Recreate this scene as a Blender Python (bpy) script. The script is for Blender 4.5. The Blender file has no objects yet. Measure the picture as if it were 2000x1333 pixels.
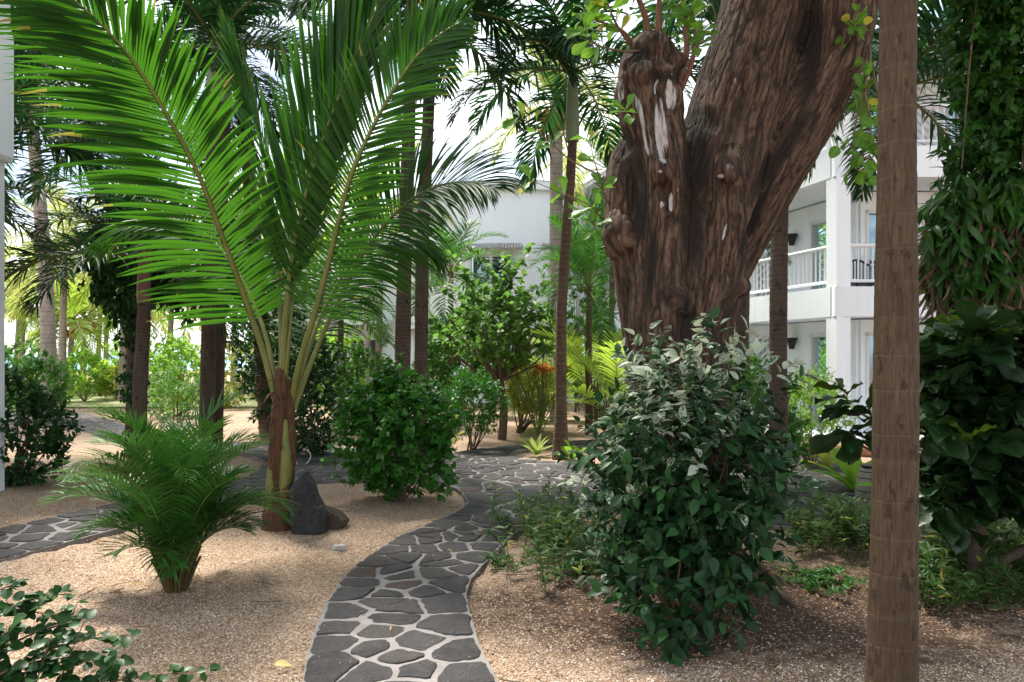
import bpy, math, random
import numpy as np
from mathutils import Vector, noise as mnoise
R = math.radians
rng = np.random.default_rng(7)
random.seed(7)
SC = bpy.context.scene
COL = SC.collection
# ------------------------------------------------------------------ camera, sky, sun, exposure
CAMH = 1.7; FP = 1500.0; HY = 690.0
cd = bpy.data.cameras.new('camera'); cam = bpy.data.objects.new('camera', cd); COL.objects.link(cam)
cam.location = (0, 0, CAMH); cam.rotation_euler = (R(90), 0, 0)
cd.sensor_width = 36; cd.lens = 27.0; cd.shift_y = (HY - 666.5) / 2000.0
cd.clip_start = .05; cd.clip_end = 3000
SC.camera = cam
SUN_EL, SUN_AZ = 58.0, -35.0          # azimuth from +Y, negative = towards the left
w = bpy.data.worlds.new("World"); SC.world = w; w.use_nodes = True
nt = w.node_tree; bg = nt.nodes['Background']
sky = nt.nodes.new('ShaderNodeTexSky'); sky.sky_type = 'NISHITA'; sky.sun_disc = False
sky.sun_elevation = R(SUN_EL); sky.sun_rotation = R(SUN_AZ); sky.air_density = 1.1; sky.dust_density = 1.5
tc = nt.nodes.new('ShaderNodeTexCoord'); mp = nt.nodes.new('ShaderNodeMapping'); mp.inputs['Scale'].default_value = (1, 1, 2.2)
nz = nt.nodes.new('ShaderNodeTexNoise'); nz.inputs['Scale'].default_value = 2.6; nz.inputs['Detail'].default_value = 8; nz.inputs['Roughness'].default_value = .6
rp = nt.nodes.new('ShaderNodeValToRGB'); rp.color_ramp.elements[0].position = .44; rp.color_ramp.elements[1].position = .6
mx = nt.nodes.new('ShaderNodeMix'); mx.data_type = 'RGBA'; mx.inputs[7].default_value = (13, 13.4, 14, 1)
L = nt.links.new
L(tc.outputs['Generated'], mp.inputs[0]); L(mp.outputs[0], nz.inputs['Vector']); L(nz.outputs['Fac'], rp.inputs[0])
L(rp.outputs[0], mx.inputs[0]); L(sky.outputs[0], mx.inputs[6]); L(mx.outputs[2], bg.inputs[0])
bg.inputs[1].default_value = .095
sd = bpy.data.lights.new('sun', 'SUN'); so = bpy.data.objects.new('sun', sd); COL.objects.link(so)
sd.energy = 4.6; sd.angle = R(12.0); sd.color = (1, .95, .86)
az, el = R(SUN_AZ), R(SUN_EL)
sv = Vector((math.sin(az) * math.cos(el), math.cos(az) * math.cos(el), math.sin(el)))
so.rotation_euler = sv.to_track_quat('Z', 'Y').to_euler(); so.location = sv * 60
SC.view_settings.view_transform = 'Standard'; SC.view_settings.look = 'None'
SC.view_settings.exposure = 1.2; SC.view_settings.gamma = 1
cy = SC.cycles
cy.max_bounces = 7; cy.diffuse_bounces = 4; cy.glossy_bounces = 2; cy.transmission_bounces = 5; cy.transparent_max_bounces = 6
cy.use_denoising = True; cy.caustics_reflective = False; cy.caustics_refractive = False
cy.use_adaptive_sampling = True; cy.adaptive_threshold = .02

# ------------------------------------------------------------------ helpers
def nrm(a): return a / np.maximum(np.linalg.norm(a, axis=-1, keepdims=True), 1e-9)
def P(px, py, D): return np.array(((px - 1000) / FP * D, D, CAMH + (HY - py) / FP * D))
def A(px, D): return ((px - 1000) / FP * D, D, 0.0)
def G(px, py):
    D = CAMH * FP / (py - HY); return ((px - 1000) / FP * D, D)
class MB:
    def __init__(s): s.v = []; s.f = []; s.m = []; s.c = []; s.n = 0; s.sm = []
    def add(s, V, F, mat=0, lc=None, smooth=True):
        V = np.asarray(V, float); F = np.asarray(F, int)
        if lc is None: lc = np.tile([rng.random(), 0, 0, 0], (len(V), 1))
        s.v.append(V); s.c.append(lc); s.f.append(F + s.n); s.m.append(np.full(len(F), mat)); s.sm.append(np.full(len(F), smooth)); s.n += len(V)
    def poly(s, pts, mat=0):      # one n-gon
        s.add(pts, [list(range(len(pts)))], mat, smooth=False)
    def box(s, lo, hi, mat=0, bev=0):
        x0, y0, z0 = lo; x1, y1, z1 = hi
        V = [(x0,y0,z0),(x1,y0,z0),(x1,y1,z0),(x0,y1,z0),(x0,y0,z1),(x1,y0,z1),(x1,y1,z1),(x0,y1,z1)]
        s.add(V, [(0,3,2,1),(4,5,6,7),(0,1,5,4),(1,2,6,5),(2,3,7,6),(3,0,4,7)], mat, smooth=False)
    def obox(s, p, q, wid, z0, z1, mat=0):   # wall slab along p->q, centred, thickness wid
        p = np.array(p[:2], float); q = np.array(q[:2], float); d = nrm(q - p); n = np.array((-d[1], d[0])) * wid / 2
        b = [p - n, q - n, q + n, p + n]
        V = [(*a, z0) for a in b] + [(*a, z1) for a in b]
        s.add(V, [(0,3,2,1),(4,5,6,7),(0,1,5,4),(1,2,6,5),(2,3,7,6),(3,0,4,7)], mat, smooth=False)
    def tube(s, pts, rad, n=8, mat=0, cap=True, lc=None):
        pts = np.asarray(pts, float); k = len(pts); rad = np.broadcast_to(np.asarray(rad, float), (k,))
        T = nrm(np.gradient(pts, axis=0)); ref = np.array((1., 0, 0)) if abs(T[0][0]) < .8 else np.array((0, 1., 0))
        X = np.zeros((k, 3)); x = ref
        for i in range(k):
            x = x - T[i] * np.dot(x, T[i]); x = x / max(np.linalg.norm(x), 1e-9); X[i] = x
        Y = np.cross(T, X); a = np.linspace(0, 2 * np.pi, n, endpoint=False)
        V = pts[:, None] + rad[:, None, None] * (X[:, None] * np.cos(a)[None, :, None] + Y[:, None] * np.sin(a)[None, :, None])
        V = V.reshape(-1, 3); i = np.arange(k - 1)[:, None] * n; j = np.arange(n)[None]; j2 = (j + 1) % n
        F = np.stack([i + j, i + j2, i + n + j2, i + n + j], -1).reshape(-1, 4)
        C = np.zeros((len(V), 4)); C[:, 0] = rng.random(); C[:, 1] = np.repeat(np.linspace(0, 1, k), n); C[:, 2] = .5
        if lc is not None: C[:, 0] = lc
        s.add(V, F, mat, C)
        if cap:
            s.add(V[-n:], [list(range(n))], mat, C[-n:]); s.add(V[:n][::-1], [list(range(n))], mat, C[:n])
    def leaves(s, tpl, Pp, D, N, S, mat=0, rand=None, extra=None):
        tv, tf, ts = tpl; n = len(Pp)
        if n == 0: return
        D = nrm(D); X = nrm(np.cross(D, N)); Z = np.cross(X, D); S = np.broadcast_to(S, (n,))
        V = Pp[:, None] + S[:, None, None] * (tv[None, :, 0:1] * X[:, None] + tv[None, :, 1:2] * D[:, None] + tv[None, :, 2:3] * Z[:, None])
        k = len(tv); F = (tf[None] + (np.arange(n) * k)[:, None, None]).reshape(-1, tf.shape[1])
        if rand is None: rand = rng.random(n)
        if extra is None: extra = np.zeros(n)
        C = np.zeros((n, k, 4)); C[..., 0] = rand[:, None]; C[..., 1] = ts[None, :, 0]; C[..., 2] = ts[None, :, 1]; C[..., 3] = extra[:, None]
        s.add(V.reshape(-1, 3), F, mat, C.reshape(-1, 4))
    def mesh(s, name, mats, off=(0, 0, 0)):
        me = bpy.data.meshes.new(name)
        V = np.concatenate(s.v) - np.asarray(off, float)
        me.vertices.add(len(V)); me.vertices.foreach_set('co', V.astype(np.float32).ravel())
        cnt = np.concatenate([np.full(len(f), f.shape[1]) for f in s.f]); idx = np.concatenate([f.ravel() for f in s.f])
        me.loops.add(len(idx)); me.loops.foreach_set('vertex_index', idx.astype(np.int32))
        me.polygons.add(len(cnt)); st = np.concatenate([[0], np.cumsum(cnt)[:-1]])
        me.polygons.foreach_set('loop_start', st.astype(np.int32)); me.polygons.foreach_set('loop_total', cnt.astype(np.int32))
        me.polygons.foreach_set('material_index', np.concatenate(s.m).astype(np.int32))
        me.polygons.foreach_set('use_smooth', np.concatenate(s.sm).astype(bool))
        me.update(calc_edges=True)
        at = me.attributes.new('lc', 'FLOAT_COLOR', 'POINT'); at.data.foreach_set('color', np.concatenate(s.c).astype(np.float32).ravel())
        for m in (mats if isinstance(mats, (list, tuple)) else [mats]): me.materials.append(m)
        return me
    def build(s, name, mats, parent=None, off=None):
        if parent is not None and off is None: off = WORLD[parent.name]
        me = s.mesh(name, mats, off if off is not None else (0, 0, 0))
        o = bpy.data.objects.new(name, me); COL.objects.link(o)
        if parent is not None: o.parent = parent; WORLD[o.name] = off
        elif off is not None: o.location = off; WORLD[o.name] = off
        return o
WORLD = {}
def tag(o, label=None, cat=None, group=None, kind=None):
    if label: o['label'] = label
    if cat: o['category'] = cat
    if group: o['group'] = group
    if kind: o['kind'] = kind
    return o
def thing(name, loc, label, cat, group=None):
    o = bpy.data.objects.new(name, None); COL.objects.link(o); o.location = loc; o.empty_display_size = .2
    WORLD[o.name] = tuple(loc); return tag(o, label, cat, group)
def cr(pts, n):          # catmull-rom resample
    p = np.asarray(pts, float); p = np.vstack([2 * p[0] - p[1], p, 2 * p[-1] - p[-2]]); k = len(p) - 3
    t = np.linspace(0, k - 1e-6, n); i = t.astype(int); f = (t - i)[:, None]
    a, b, c, d = p[i], p[i + 1], p[i + 2], p[i + 3]
    return .5 * (2 * b + (c - a) * f + (2 * a - 5 * b + 4 * c - d) * f**2 + (3 * b - a - 3 * c + d) * f**3)
def rnd_dirs(n):
    return nrm(rng.normal(size=(n, 3)))

# ------------------------------------------------------------------ materials
class NM:
    def __init__(s, name):
        s.m = bpy.data.materials.new(name); s.m.use_nodes = True; s.t = s.m.node_tree; s.b = s.t.nodes['Principled BSDF']; s.o = s.t.nodes['Material Output']
    def n(s, t, **k):
        x = s.t.nodes.new('ShaderNode' + t)
        for a, b in k.items():
            if a in x.inputs.keys() if isinstance(a, str) else False: s.set(x.inputs[a], b)
            else: setattr(x, a, b)
        return x
    def set(s, i, v):
        if isinstance(v, bpy.types.NodeSocket): s.t.links.new(v, i)
        elif isinstance(v, (tuple, list)) and len(v) == 3 and i.type == 'RGBA': i.default_value = (*v, 1)
        else: i.default_value = v
    def attr(s, a): return s.n('Attribute', attribute_name=a)
    def sep(s, v):
        x = s.n('SeparateXYZ'); s.set(x.inputs[0], v); return x.outputs
    def mix(s, f, a, b, bt='MIX'):
        x = s.n('Mix', data_type='RGBA', blend_type=bt); s.set(x.inputs[0], f); s.set(x.inputs[6], a); s.set(x.inputs[7], b); return x.outputs[2]
    def math(s, op, a, b=0.0, c=0.0, clamp=False):
        x = s.n('Math', operation=op, use_clamp=clamp); s.set(x.inputs[0], a); s.set(x.inputs[1], b); s.set(x.inputs[2], c); return x.outputs[0]
    def ramp(s, f, *st):
        x = s.n('ValToRGB'); e = x.color_ramp.elements
        while len(e) < len(st): e.new(.5)
        for q, (p, c) in zip(e, st): q.position = p; q.color = (*c, 1) if len(c) == 3 else c
        s.set(x.inputs[0], f); return x.outputs[0]
    def co(s, scale=(1, 1, 1), src='Object'):
        t = s.n('TexCoord'); m = s.n('Mapping'); s.set(m.inputs[0], t.outputs[src]); m.inputs['Scale'].default_value = scale; return m.outputs[0]
    def map(s, v, scale):
        m = s.n('Mapping'); s.set(m.inputs[0], v); m.inputs['Scale'].default_value = scale; return m.outputs[0]
    def noise(s, v, sc, det=4, ro=.55, dist=0):
        x = s.n('TexNoise'); s.set(x.inputs['Vector'], v); x.inputs['Scale'].default_value = sc; x.inputs['Detail'].default_value = det
        x.inputs['Roughness'].default_value = ro; x.inputs['Distortion'].default_value = dist; return x.outputs['Fac']
    def vor(s, v, sc, feat='F1'):
        x = s.n('TexVoronoi', feature=feat); s.set(x.inputs['Vector'], v); x.inputs['Scale'].default_value = sc; return x
    def bump(s, h, st=.5, dist=.01):
        x = s.n('Bump'); s.set(x.inputs['Height'], h); x.inputs['Strength'].default_value = st; x.inputs['Distance'].default_value = dist
        s.t.links.new(x.outputs[0], s.b.inputs['Normal']); return x.outputs[0]
    def fin(s, col, rough=.6, spec=.4):
        s.set(s.b.inputs['Base Color'], col); s.set(s.b.inputs['Roughness'], rough); s.set(s.b.inputs['Specular IOR Level'], spec); return s.m
def leafmat(name, a, b, rough=.42, tr=.35, spec=.45, tipcol=None, vein=.25, trc=None, dead=None):
    if not any(q in name for q in ('bright', 'pale', 'yellow', 'light', 'obovate', 'grass', 'orange', 'dead', 'tan', 'dry')):
        trc = trc or (b[0] * 2.4, b[1] * 2.0, b[2] * .8); a = tuple(x * .6 for x in a); b = tuple(x * .66 for x in b); trc = tuple(x * .75 for x in trc)  # shade contrast put into leaf colours; sunlit background leaves skip the darkening
    spec *= .6; rough += .06; k = NM(name); at = k.attr('lc'); r, t, s_ = k.sep(at.outputs['Vector'])
    c = k.mix(r, a, b)
    nz = k.noise(k.co(), 3.0, 3); c = k.mix(k.math('MULTIPLY_ADD', nz, 1.2, -.35, clamp=True), c, tuple(x * 1.45 for x in b))
    if vein:
        v = k.math('SUBTRACT', 1.0, k.math('MULTIPLY', k.math('ABSOLUTE', s_), 9.0), clamp=True)
        c = k.mix(k.math('MULTIPLY', v, vein, clamp=True), c, (min(b[0] * 2.6, 1), min(b[1] * 2.1, 1), b[2] * 2))
    if dead:       # some leaves dry at the tip, a few wholly
        m = k.math('MULTIPLY', k.math('GREATER_THAN', r, 1 - dead[0]), k.math('GREATER_THAN', t, dead[1]))
        c = k.mix(m, c, dead[2])
    if tipcol: c = k.mix(k.math('POWER', t, 5.0), c, tipcol)
    k.fin(c, rough, spec)
    T = k.n('BsdfTranslucent'); hs = k.mix(.6, c, trc or (b[0] * 2.4, b[1] * 2.0, b[2] * .8)); k.set(T.inputs[0], hs)
    M = k.n('MixShader'); M.inputs[0].default_value = tr; k.t.links.new(k.b.outputs[0], M.inputs[1]); k.t.links.new(T.outputs[0], M.inputs[2]); k.t.links.new(M.outputs[0], k.o.inputs[0])
    return k.m
M = {}
M['coco'] = leafmat('coconut_leaf', (.011, .055, .008), (.032, .125, .012), .36, .42, dead=(.07, .8, (.42, .28, .08)), trc=(.11, .36, .012), vein=.6)
M['palm'] = leafmat('palm_leaf', (.012, .045, .018), (.022, .085, .026), .38, .28, trc=(.05, .22, .035))
M['palm_bright'] = leafmat('bright_palm_leaf', (.11, .22, .025), (.24, .35, .045), .45, .5, trc=(.5, .68, .07))
M['palm_yellow'] = leafmat('pale_palm_leaf', (.16, .23, .05), (.34, .38, .11), .5, .42, dead=(.12, .3, (.45, .33, .14)), trc=(.55, .6, .16))
M['areca'] = leafmat('areca_leaf', (.02, .09, .018), (.06, .2, .032), .36, .35, trc=(.14, .42, .04), vein=.4)
M['bush'] = leafmat('glossy_bush_leaf', (.03, .13, .018), (.07, .25, .03), .33, .28, spec=.5, trc=(.1, .4, .03))
M['bush_dark'] = leafmat('dark_leaf', (.014, .055, .016), (.035, .11, .022), .36, .2, trc=(.05, .2, .03))
M['bush_mid'] = leafmat('light_mid_green_leaf', (.03, .1, .02), (.07, .18, .03), .42, .35, trc=(.16, .4, .05))
M['bush_light'] = leafmat('light_round_leaf', (.045, .11, .022), (.1, .2, .04), .45, .45, trc=(.2, .42, .06), vein=.3)
M['bush_bright'] = leafmat('bright_bush_leaf', (.1, .24, .022), (.22, .4, .04), .42, .42, trc=(.35, .6, .06))
M['bush_yellow'] = leafmat('yellow_green_leaf', (.1, .17, .03), (.32, .34, .06), .45, .38, trc=(.5, .55, .1))
M['almond'] = leafmat('obovate_leaf', (.035, .12, .016), (.09, .21, .025), .36, .45, trc=(.24, .48, .04), vein=.7, dead=(.06, .0, (.5, .42, .06)))
M['ficus'] = leafmat('leathery_dark_leaf', (.013, .034, .012), (.022, .065, .016), .3, .12, spec=.5, vein=.35)
M['ficus_new'] = leafmat('leathery_new_leaf', (.025, .065, .012), (.065, .12, .015), .28, .3, vein=.4)
M['creeper'] = leafmat('creeper_leaf', (.012, .045, .012), (.05, .16, .02), .3, .3, spec=.55, trc=(.1, .35, .05), vein=.4)
M['dryleaf'] = leafmat('dry_hanging_leaf', (.07, .045, .026), (.2, .135, .085), .6, .25, trc=(.35, .25, .1), vein=0)
M['orange'] = leafmat('orange_bract', (.4, .12, .02), (.6, .22, .03), .5, .35, trc=(.9, .35, .04), vein=0)
def varieg():
    k = NM('variegated_leaf'); at = k.attr('lc'); r, t, s_ = k.sep(at.outputs['Vector']); ex = at.outputs['Alpha']
    c = k.mix(r, (.011, .036, .014), (.03, .095, .024))
    n = k.noise(k.co(), 55, 3, .6, 1.2)
    edge = k.math('MULTIPLY', k.math('POWER', k.math('MULTIPLY', k.math('ABSOLUTE', s_), 2.0), 2.0), .16)
    m = k.math('ADD', k.math('ADD', n, edge), k.math('MULTIPLY_ADD', ex, 1.0, -1.0))
    m = k.math('MULTIPLY', k.math('SUBTRACT', m, .1), 9.0, clamp=True)
    c = k.mix(m, c, (.46, .52, .38)); k.fin(c, .45, .22)
    T = k.n('BsdfTranslucent'); k.set(T.inputs[0], c)
    Mx = k.n('MixShader'); Mx.inputs[0].default_value = .22; k.t.links.new(k.b.outputs[0], Mx.inputs[1]); k.t.links.new(T.outputs[0], Mx.inputs[2]); k.t.links.new(Mx.outputs[0], k.o.inputs[0]); return k.m
M['varieg'] = varieg()
def simple(name, a, b, sc=8, rough=.7, bump=.3, scale=(1, 1, 1), spec=.3, bd=.01, det=6):
    k = NM(name); v = k.co(scale); n = k.noise(v, sc, det, .6); n2 = k.noise(v, sc * 5, 4)
    c = k.mix(k.math('MULTIPLY_ADD', n, 2.0, -.5, clamp=True), a, b); c = k.mix(k.math('MULTIPLY', n2, .35), c, tuple(x * .55 for x in a))
    if bump: k.bump(k.math('ADD', n, n2), bump, bd)
    return k.fin(c, rough, spec)
M['stem'] = simple('green_stem', (.1, .16, .04), (.2, .24, .07), 6, .5)
M['petiole'] = simple('yellow_green_petiole', (.11, .13, .03), (.22, .21, .06), 5, .45, .2)
M['woody'] = simple('woody_stem', (.09, .055, .035), (.2, .14, .09), 14, .8, .5)
M['redwood'] = simple('reddish_sprout_bark', (.12, .05, .035), (.22, .11, .07), 14, .8, .5)
M['fibre'] = simple('brown_leaf_sheath', (.07, .03, .016), (.2, .1, .05), 9, .8, .9, (4, 4, .8), bd=.03)
M['canes'] = simple('brown_green_canes', (.05, .04, .015), (.12, .085, .03), 7, .6, .4)
M['fruit'] = simple('orange_coconuts', (.35, .16, .05), (.6, .35, .12), 9, .5)
M['shaft'] = simple('pale_green_crownshaft', (.2, .26, .14), (.32, .36, .22), 3, .45, .1, (1, 1, .3))
M['redshaft'] = simple('reddish_crownshaft', (.16, .06, .05), (.3, .17, .12), 4, .6, .2, (1, 1, .4))
def palmbark(name, a, b, ring, ringcol, sc=38, amt=.5, grain=1.0):
    k = NM(name); v = k.co(); z = k.sep(v)[2]
    nz = k.noise(k.map(v, (3, 3, 1)), 3, 4); ph = k.math('MULTIPLY_ADD', nz, .035, z)
    wv = k.math('FRACT', k.math('MULTIPLY_ADD', k.noise(k.map(v, (.01, .01, 3)), 2, 3), 1.6, k.math('MULTIPLY', ph, sc)))
    line = k.math('MULTIPLY', k.math('SUBTRACT', k.math('ABSOLUTE', k.math('SUBTRACT', wv, .5)), .41), 11, clamp=True)
    g = k.noise(k.map(v, (26, 26, 2.5)), 3.5, 6, .65); big = k.noise(k.map(v, (1.5, 1.5, .7)), 3, 5, .6); fine = k.noise(v, 90, 3)
    c = k.mix(k.math('MULTIPLY_ADD', big, 2.4, -.7, clamp=True), a, b)
    c = k.mix(k.math('MULTIPLY_ADD', g, 1.6 * grain, -.45 * grain, clamp=True), c, tuple(x * .5 for x in a))
    c = k.mix(k.math('MULTIPLY', line, k.math('MULTIPLY', k.noise(v, 9, 3), amt * 1.5), clamp=True), c, ringcol)
    sp = k.math('GREATER_THAN', k.noise(k.map(v, (6, 6, 3)), 3, 6, .65), .6); c = k.mix(k.math('MULTIPLY', sp, .7), c, tuple(x * .35 for x in a))
    k.bump(k.math('ADD', k.math('MULTIPLY', line, -.5), k.math('ADD', g, k.math('MULTIPLY', fine, .5))), .55, .012)
    return k.fin(c, .85, .2)
M['bark_palm'] = palmbark('ringed_brown_palm_bark', (.12, .075, .05), (.2, .13, .088), 1, (.3, .22, .16), 11, .6)
M['bark_close'] = palmbark('close_palm_bark', (.08, .051, .031), (.14, .096, .06), 1, (.2, .155, .11), 6.5, .15, 1.4)
M['bark_palm_dark'] = palmbark('dark_palm_bark', (.075, .052, .038), (.135, .098, .074), 1, (.24, .18, .13), 19, .5, .7)
M['bark_coco'] = palmbark('grey_coconut_bark', (.28, .23, .19), (.45, .39, .34), 1, (.1, .07, .05), 8, 1.0, .5)
def bigbark():
    k = NM('fissured_brown_bark'); at = k.attr('barkco'); v = at.outputs['Vector']; w_ = k.attr('whitemask').outputs['Fac']; dk = k.attr('shademask').outputs['Fac']
    wig = k.noise(v, 2.5, 3); 
    vv = k.n('VectorMath', operation='ADD'); k.set(vv.inputs[0], v); cx = k.n('CombineXYZ'); k.set(cx.inputs[0], k.math('MULTIPLY', wig, .05)); k.set(vv.inputs[1], cx.outputs[0])
    m = k.map(vv.outputs[0], (1, 1, .085))
    f1 = k.noise(m, 38, 7, .66, .35); f2 = k.noise(k.map(vv.outputs[0], (1, 1, .3)), 62, 6, .7, .3)
    vo = k.vor(k.map(vv.outputs[0], (1, 1, .13)), 42, 'DISTANCE_TO_EDGE').outputs['Distance']
    crack = k.math('SUBTRACT', 1.0, k.math('MULTIPLY', vo, 5.5), clamp=True)
    rg = lambda f, g: k.math('SUBTRACT', 1.0, k.math('MULTIPLY', k.math('ABSOLUTE', k.math('SUBTRACT', f, .5)), g), clamp=True)
    fa = k.noise(k.map(vv.outputs[0], (1, 1, .1)), 20, 5, .6, .3); fb = k.noise(k.map(vv.outputs[0], (1, 1, .16)), 44, 5, .62, .2)
    crk = k.math('MAXIMUM', rg(fa, 13), k.math('MULTIPLY', rg(fb, 9), .7))
    h = k.math('SUBTRACT', k.math('ADD', f1, k.math('MULTIPLY', f2, .6)), k.math('MULTIPLY', crk, .4))
    cv = k.attr('cav').outputs['Fac']; h = k.math('SUBTRACT', k.math('ADD', k.math('MULTIPLY', f1, .6), k.math('MULTIPLY', f2, .8)), k.math('MULTIPLY', cv, .5))
    c = k.ramp(h, (.15, (.012, .008, .006)), (.42, (.052, .031, .021)), (.68, (.115, .07, .047)), (.88, (.21, .14, .1)), (1.0, (.33, .25, .19)))
    mott = k.noise(v, 1.7, 5, .6); c = k.mix(k.math('MULTIPLY_ADD', mott, 2.6, -1.15, clamp=True), c, (.05, .036, .028), 'MULTIPLY') if False else k.mix(k.math('MULTIPLY_ADD', mott, 2.2, -1.05, clamp=True), c, (.06, .04, .03))
    c = k.mix(k.math('MULTIPLY', dk, k.math('MULTIPLY_ADD', f2, 1.1, .4), clamp=True), c, (.022, .016, .013))  # crevice shade mixed into the bark colour
    dots = k.vor(k.map(v, (1, 1, .55)), 13); dm = k.math('MULTIPLY', k.math('LESS_THAN', dots.outputs['Distance'], .12), k.math('GREATER_THAN', k.sep(dots.outputs['Color'])[0], .97))
    wm = k.math('MULTIPLY', k.math('SUBTRACT', k.math('ADD', w_, k.math('MULTIPLY_ADD', f1, 2.8, -1.6)), .55), 5.0, clamp=True)
    wc = k.mix(k.math('MULTIPLY_ADD', k.noise(k.map(v, (1, 1, .3)), 45, 5, .7), 3.0, -1.2, clamp=True), (.45, .43, .43), (.2, .175, .17))
    c = k.mix(k.math('MAXIMUM', wm, k.math('MULTIPLY', dm, .75)), c, wc)
    k.bump(k.math('MULTIPLY', h, k.math('MULTIPLY_ADD', wm, -.75, 1.0)), 1.0, .02); return k.fin(c, .85, .25)
M['bigbark'] = bigbark()
def gravel():
    k = NM('tan_gravel_and_soil'); t = k.n('NewGeometry').outputs['Position']; soil = k.attr('soil').outputs['Fac']
    v1 = k.vor(t, 75); v2 = k.vor(t, 140); r = k.sep(v1.outputs['Color']); r2 = k.sep(v2.outputs['Color'])
    c1 = k.ramp(r[0], (0, (.17, .095, .055)), (.2, (.38, .24, .145)), (.55, (.56, .39, .26)), (.85, (.68, .52, .38)), (1, (.84, .74, .62)))
    c2 = k.ramp(r2[1], (0, (.2, .12, .075)), (.5, (.52, .37, .255)), (1, (.72, .58, .46)))
    c = k.mix(k.math('GREATER_THAN', r[1], .45), c1, c2)
    pit = k.math('MULTIPLY_ADD', v1.outputs['Distance'], 85 * .0 + 1.5, -.45, clamp=True)
    c = k.mix(k.math('MULTIPLY', pit, .8), c, (.13, .085, .055))
    big = k.noise(t, .9, 6, .6); c = k.mix(k.math('MULTIPLY_ADD', big, 1.3, -.45, clamp=True), c, k.mix(1.0, c, (.78, .7, .62), 'MULTIPLY'))
    br = k.vor(t, 9); bits = k.math('MULTIPLY', k.math('LESS_THAN', br.outputs['Distance'], .11), k.math('GREATER_THAN', k.sep(br.outputs['Color'])[0], .55))
    c = k.mix(k.math('MULTIPLY', bits, .7), c, (.09, .05, .03))
    sn = k.noise(t, 22, 6, .7); sc = k.ramp(sn, (.3, (.05, .03, .022)), (.6, (.115, .07, .047)), (.8, (.19, .125, .085)))
    sm = k.math('MULTIPLY', k.math('SUBTRACT', k.math('ADD', soil, k.math('MULTIPLY_ADD', k.noise(t, 6, 6, .7), .8, -.4)), .42), 3.2, clamp=True)
    few = k.math('GREATER_THAN', r[2], .8)
    c = k.mix(k.math('MULTIPLY', sm, k.math('MULTIPLY_ADD', few, -.65, 1.0)), c, sc)
    hh = k.math('ADD', k.math('MULTIPLY', v1.outputs['Distance'], -1.0), k.math('MULTIPLY', v2.outputs['Distance'], -.5))
    k.bump(hh, .9, .012); return k.fin(c, .9, .2)
M['gravel'] = gravel()
def pebble():
    k = NM('loose_pebbles'); r = k.sep(k.attr('lc').outputs['Vector'])[0]
    return k.fin(k.ramp(r, (0, (.16, .095, .06)), (.25, (.42, .27, .17)), (.7, (.62, .46, .33)), (1, (.84, .76, .66))), .8, .3)
M['pebble'] = pebble()
def stone():
    k = NM('dark_basalt_paving'); t = k.n('NewGeometry').outputs['Position']; r = k.sep(k.attr('lc').outputs['Vector'])
    c = k.ramp(r[0], (0, (.028, .025, .025)), (.4, (.055, .05, .05)), (.75, (.085, .077, .078)), (.9, (.1, .085, .078)), (.96, (.1, .065, .05)), (1, (.16, .085, .05)))
    n = k.noise(t, 9, 7, .7); n2 = k.noise(t, 60, 5, .75); c = k.mix(k.math('MULTIPLY_ADD', n, 2.4, -.9, clamp=True), c, (.14, .125, .122))
    c = k.mix(k.math('MULTIPLY_ADD', n2, 2.2, -.75, clamp=True), c, (.03, .026, .026))
    v = k.vor(t, 22); d = k.math('MULTIPLY', k.math('LESS_THAN', v.outputs['Distance'], .1), k.math('GREATER_THAN', k.sep(v.outputs['Color'])[0], .68))
    c = k.mix(d, c, (.5, .44, .38)); k.bump(k.math('ADD', n, k.math('MULTIPLY', n2, 1.4)), 1.0, .03); return k.fin(c, k.math('MULTIPLY_ADD', n, .35, .42), .5)
M['stone'] = stone()
M['mortar'] = simple('pale_mortar', (.17, .155, .148), (.3, .275, .262), 5, .9, .6)
M['rock'] = simple('charcoal_rock', (.014, .014, .015), (.06, .057, .058), 4.5, .65, 1.0, bd=.06, spec=.4, det=10)
M['rock2'] = simple('brown_rock', (.05, .035, .028), (.12, .085, .07), 7, .8, .9, bd=.03)
M['palestone'] = simple('pale_coral', (.4, .36, .32), (.6, .56, .5), 12, .8, .6)
M['white'] = simple('white_render', (.8, .82, .84), (.88, .885, .9), .7, .7, .06, det=8)
def render_wall():
    k = NM('white_render'); v = k.co(); c = k.mix(k.noise(v, 1.2, 6), (.76, .8, .84), (.84, .87, .9))  # white paint with the cool tint of open shade put into its colour
    st = k.math('MULTIPLY', k.math('SUBTRACT', k.noise(k.map(v, (5, 5, .35)), 1.6, 6, .65), .52), 2.2, clamp=True); c = k.mix(k.math('MULTIPLY', st, .5), c, (.6, .59, .56))
    k.bump(k.noise(v, 30, 4), .08, .01); return k.fin(c, .75, .3)
M['white'] = render_wall()
M['offwhite'] = simple('white_painted_rail', (.78, .79, .8), (.84, .84, .85), 2, .45, 0)
M['roof'] = simple('pale_roof_shingle', (.3, .29, .28), (.5, .49, .48), 5, .8, .4)
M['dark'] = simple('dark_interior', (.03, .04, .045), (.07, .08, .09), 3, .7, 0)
M['black'] = simple('black_iron', (.015, .015, .017), (.03, .03, .032), 9, .5, .2)
M['curtain'] = simple('teal_grey_curtain', (.2, .36, .38), (.38, .5, .52), 4, .8, 0, (6, 6, .1))
M['frame'] = simple('white_door_frame', (.7, .71, .72), (.8, .8, .8), 3, .4, 0)
M['terra'] = simple('terracotta_kerb', (.3, .13, .07), (.42, .22, .13), 9, .8, .4)
M['grass'] = leafmat('grass_blade', (.14, .22, .05), (.3, .36, .1), .5, .4, trc=(.4, .5, .1), vein=0)
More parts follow.
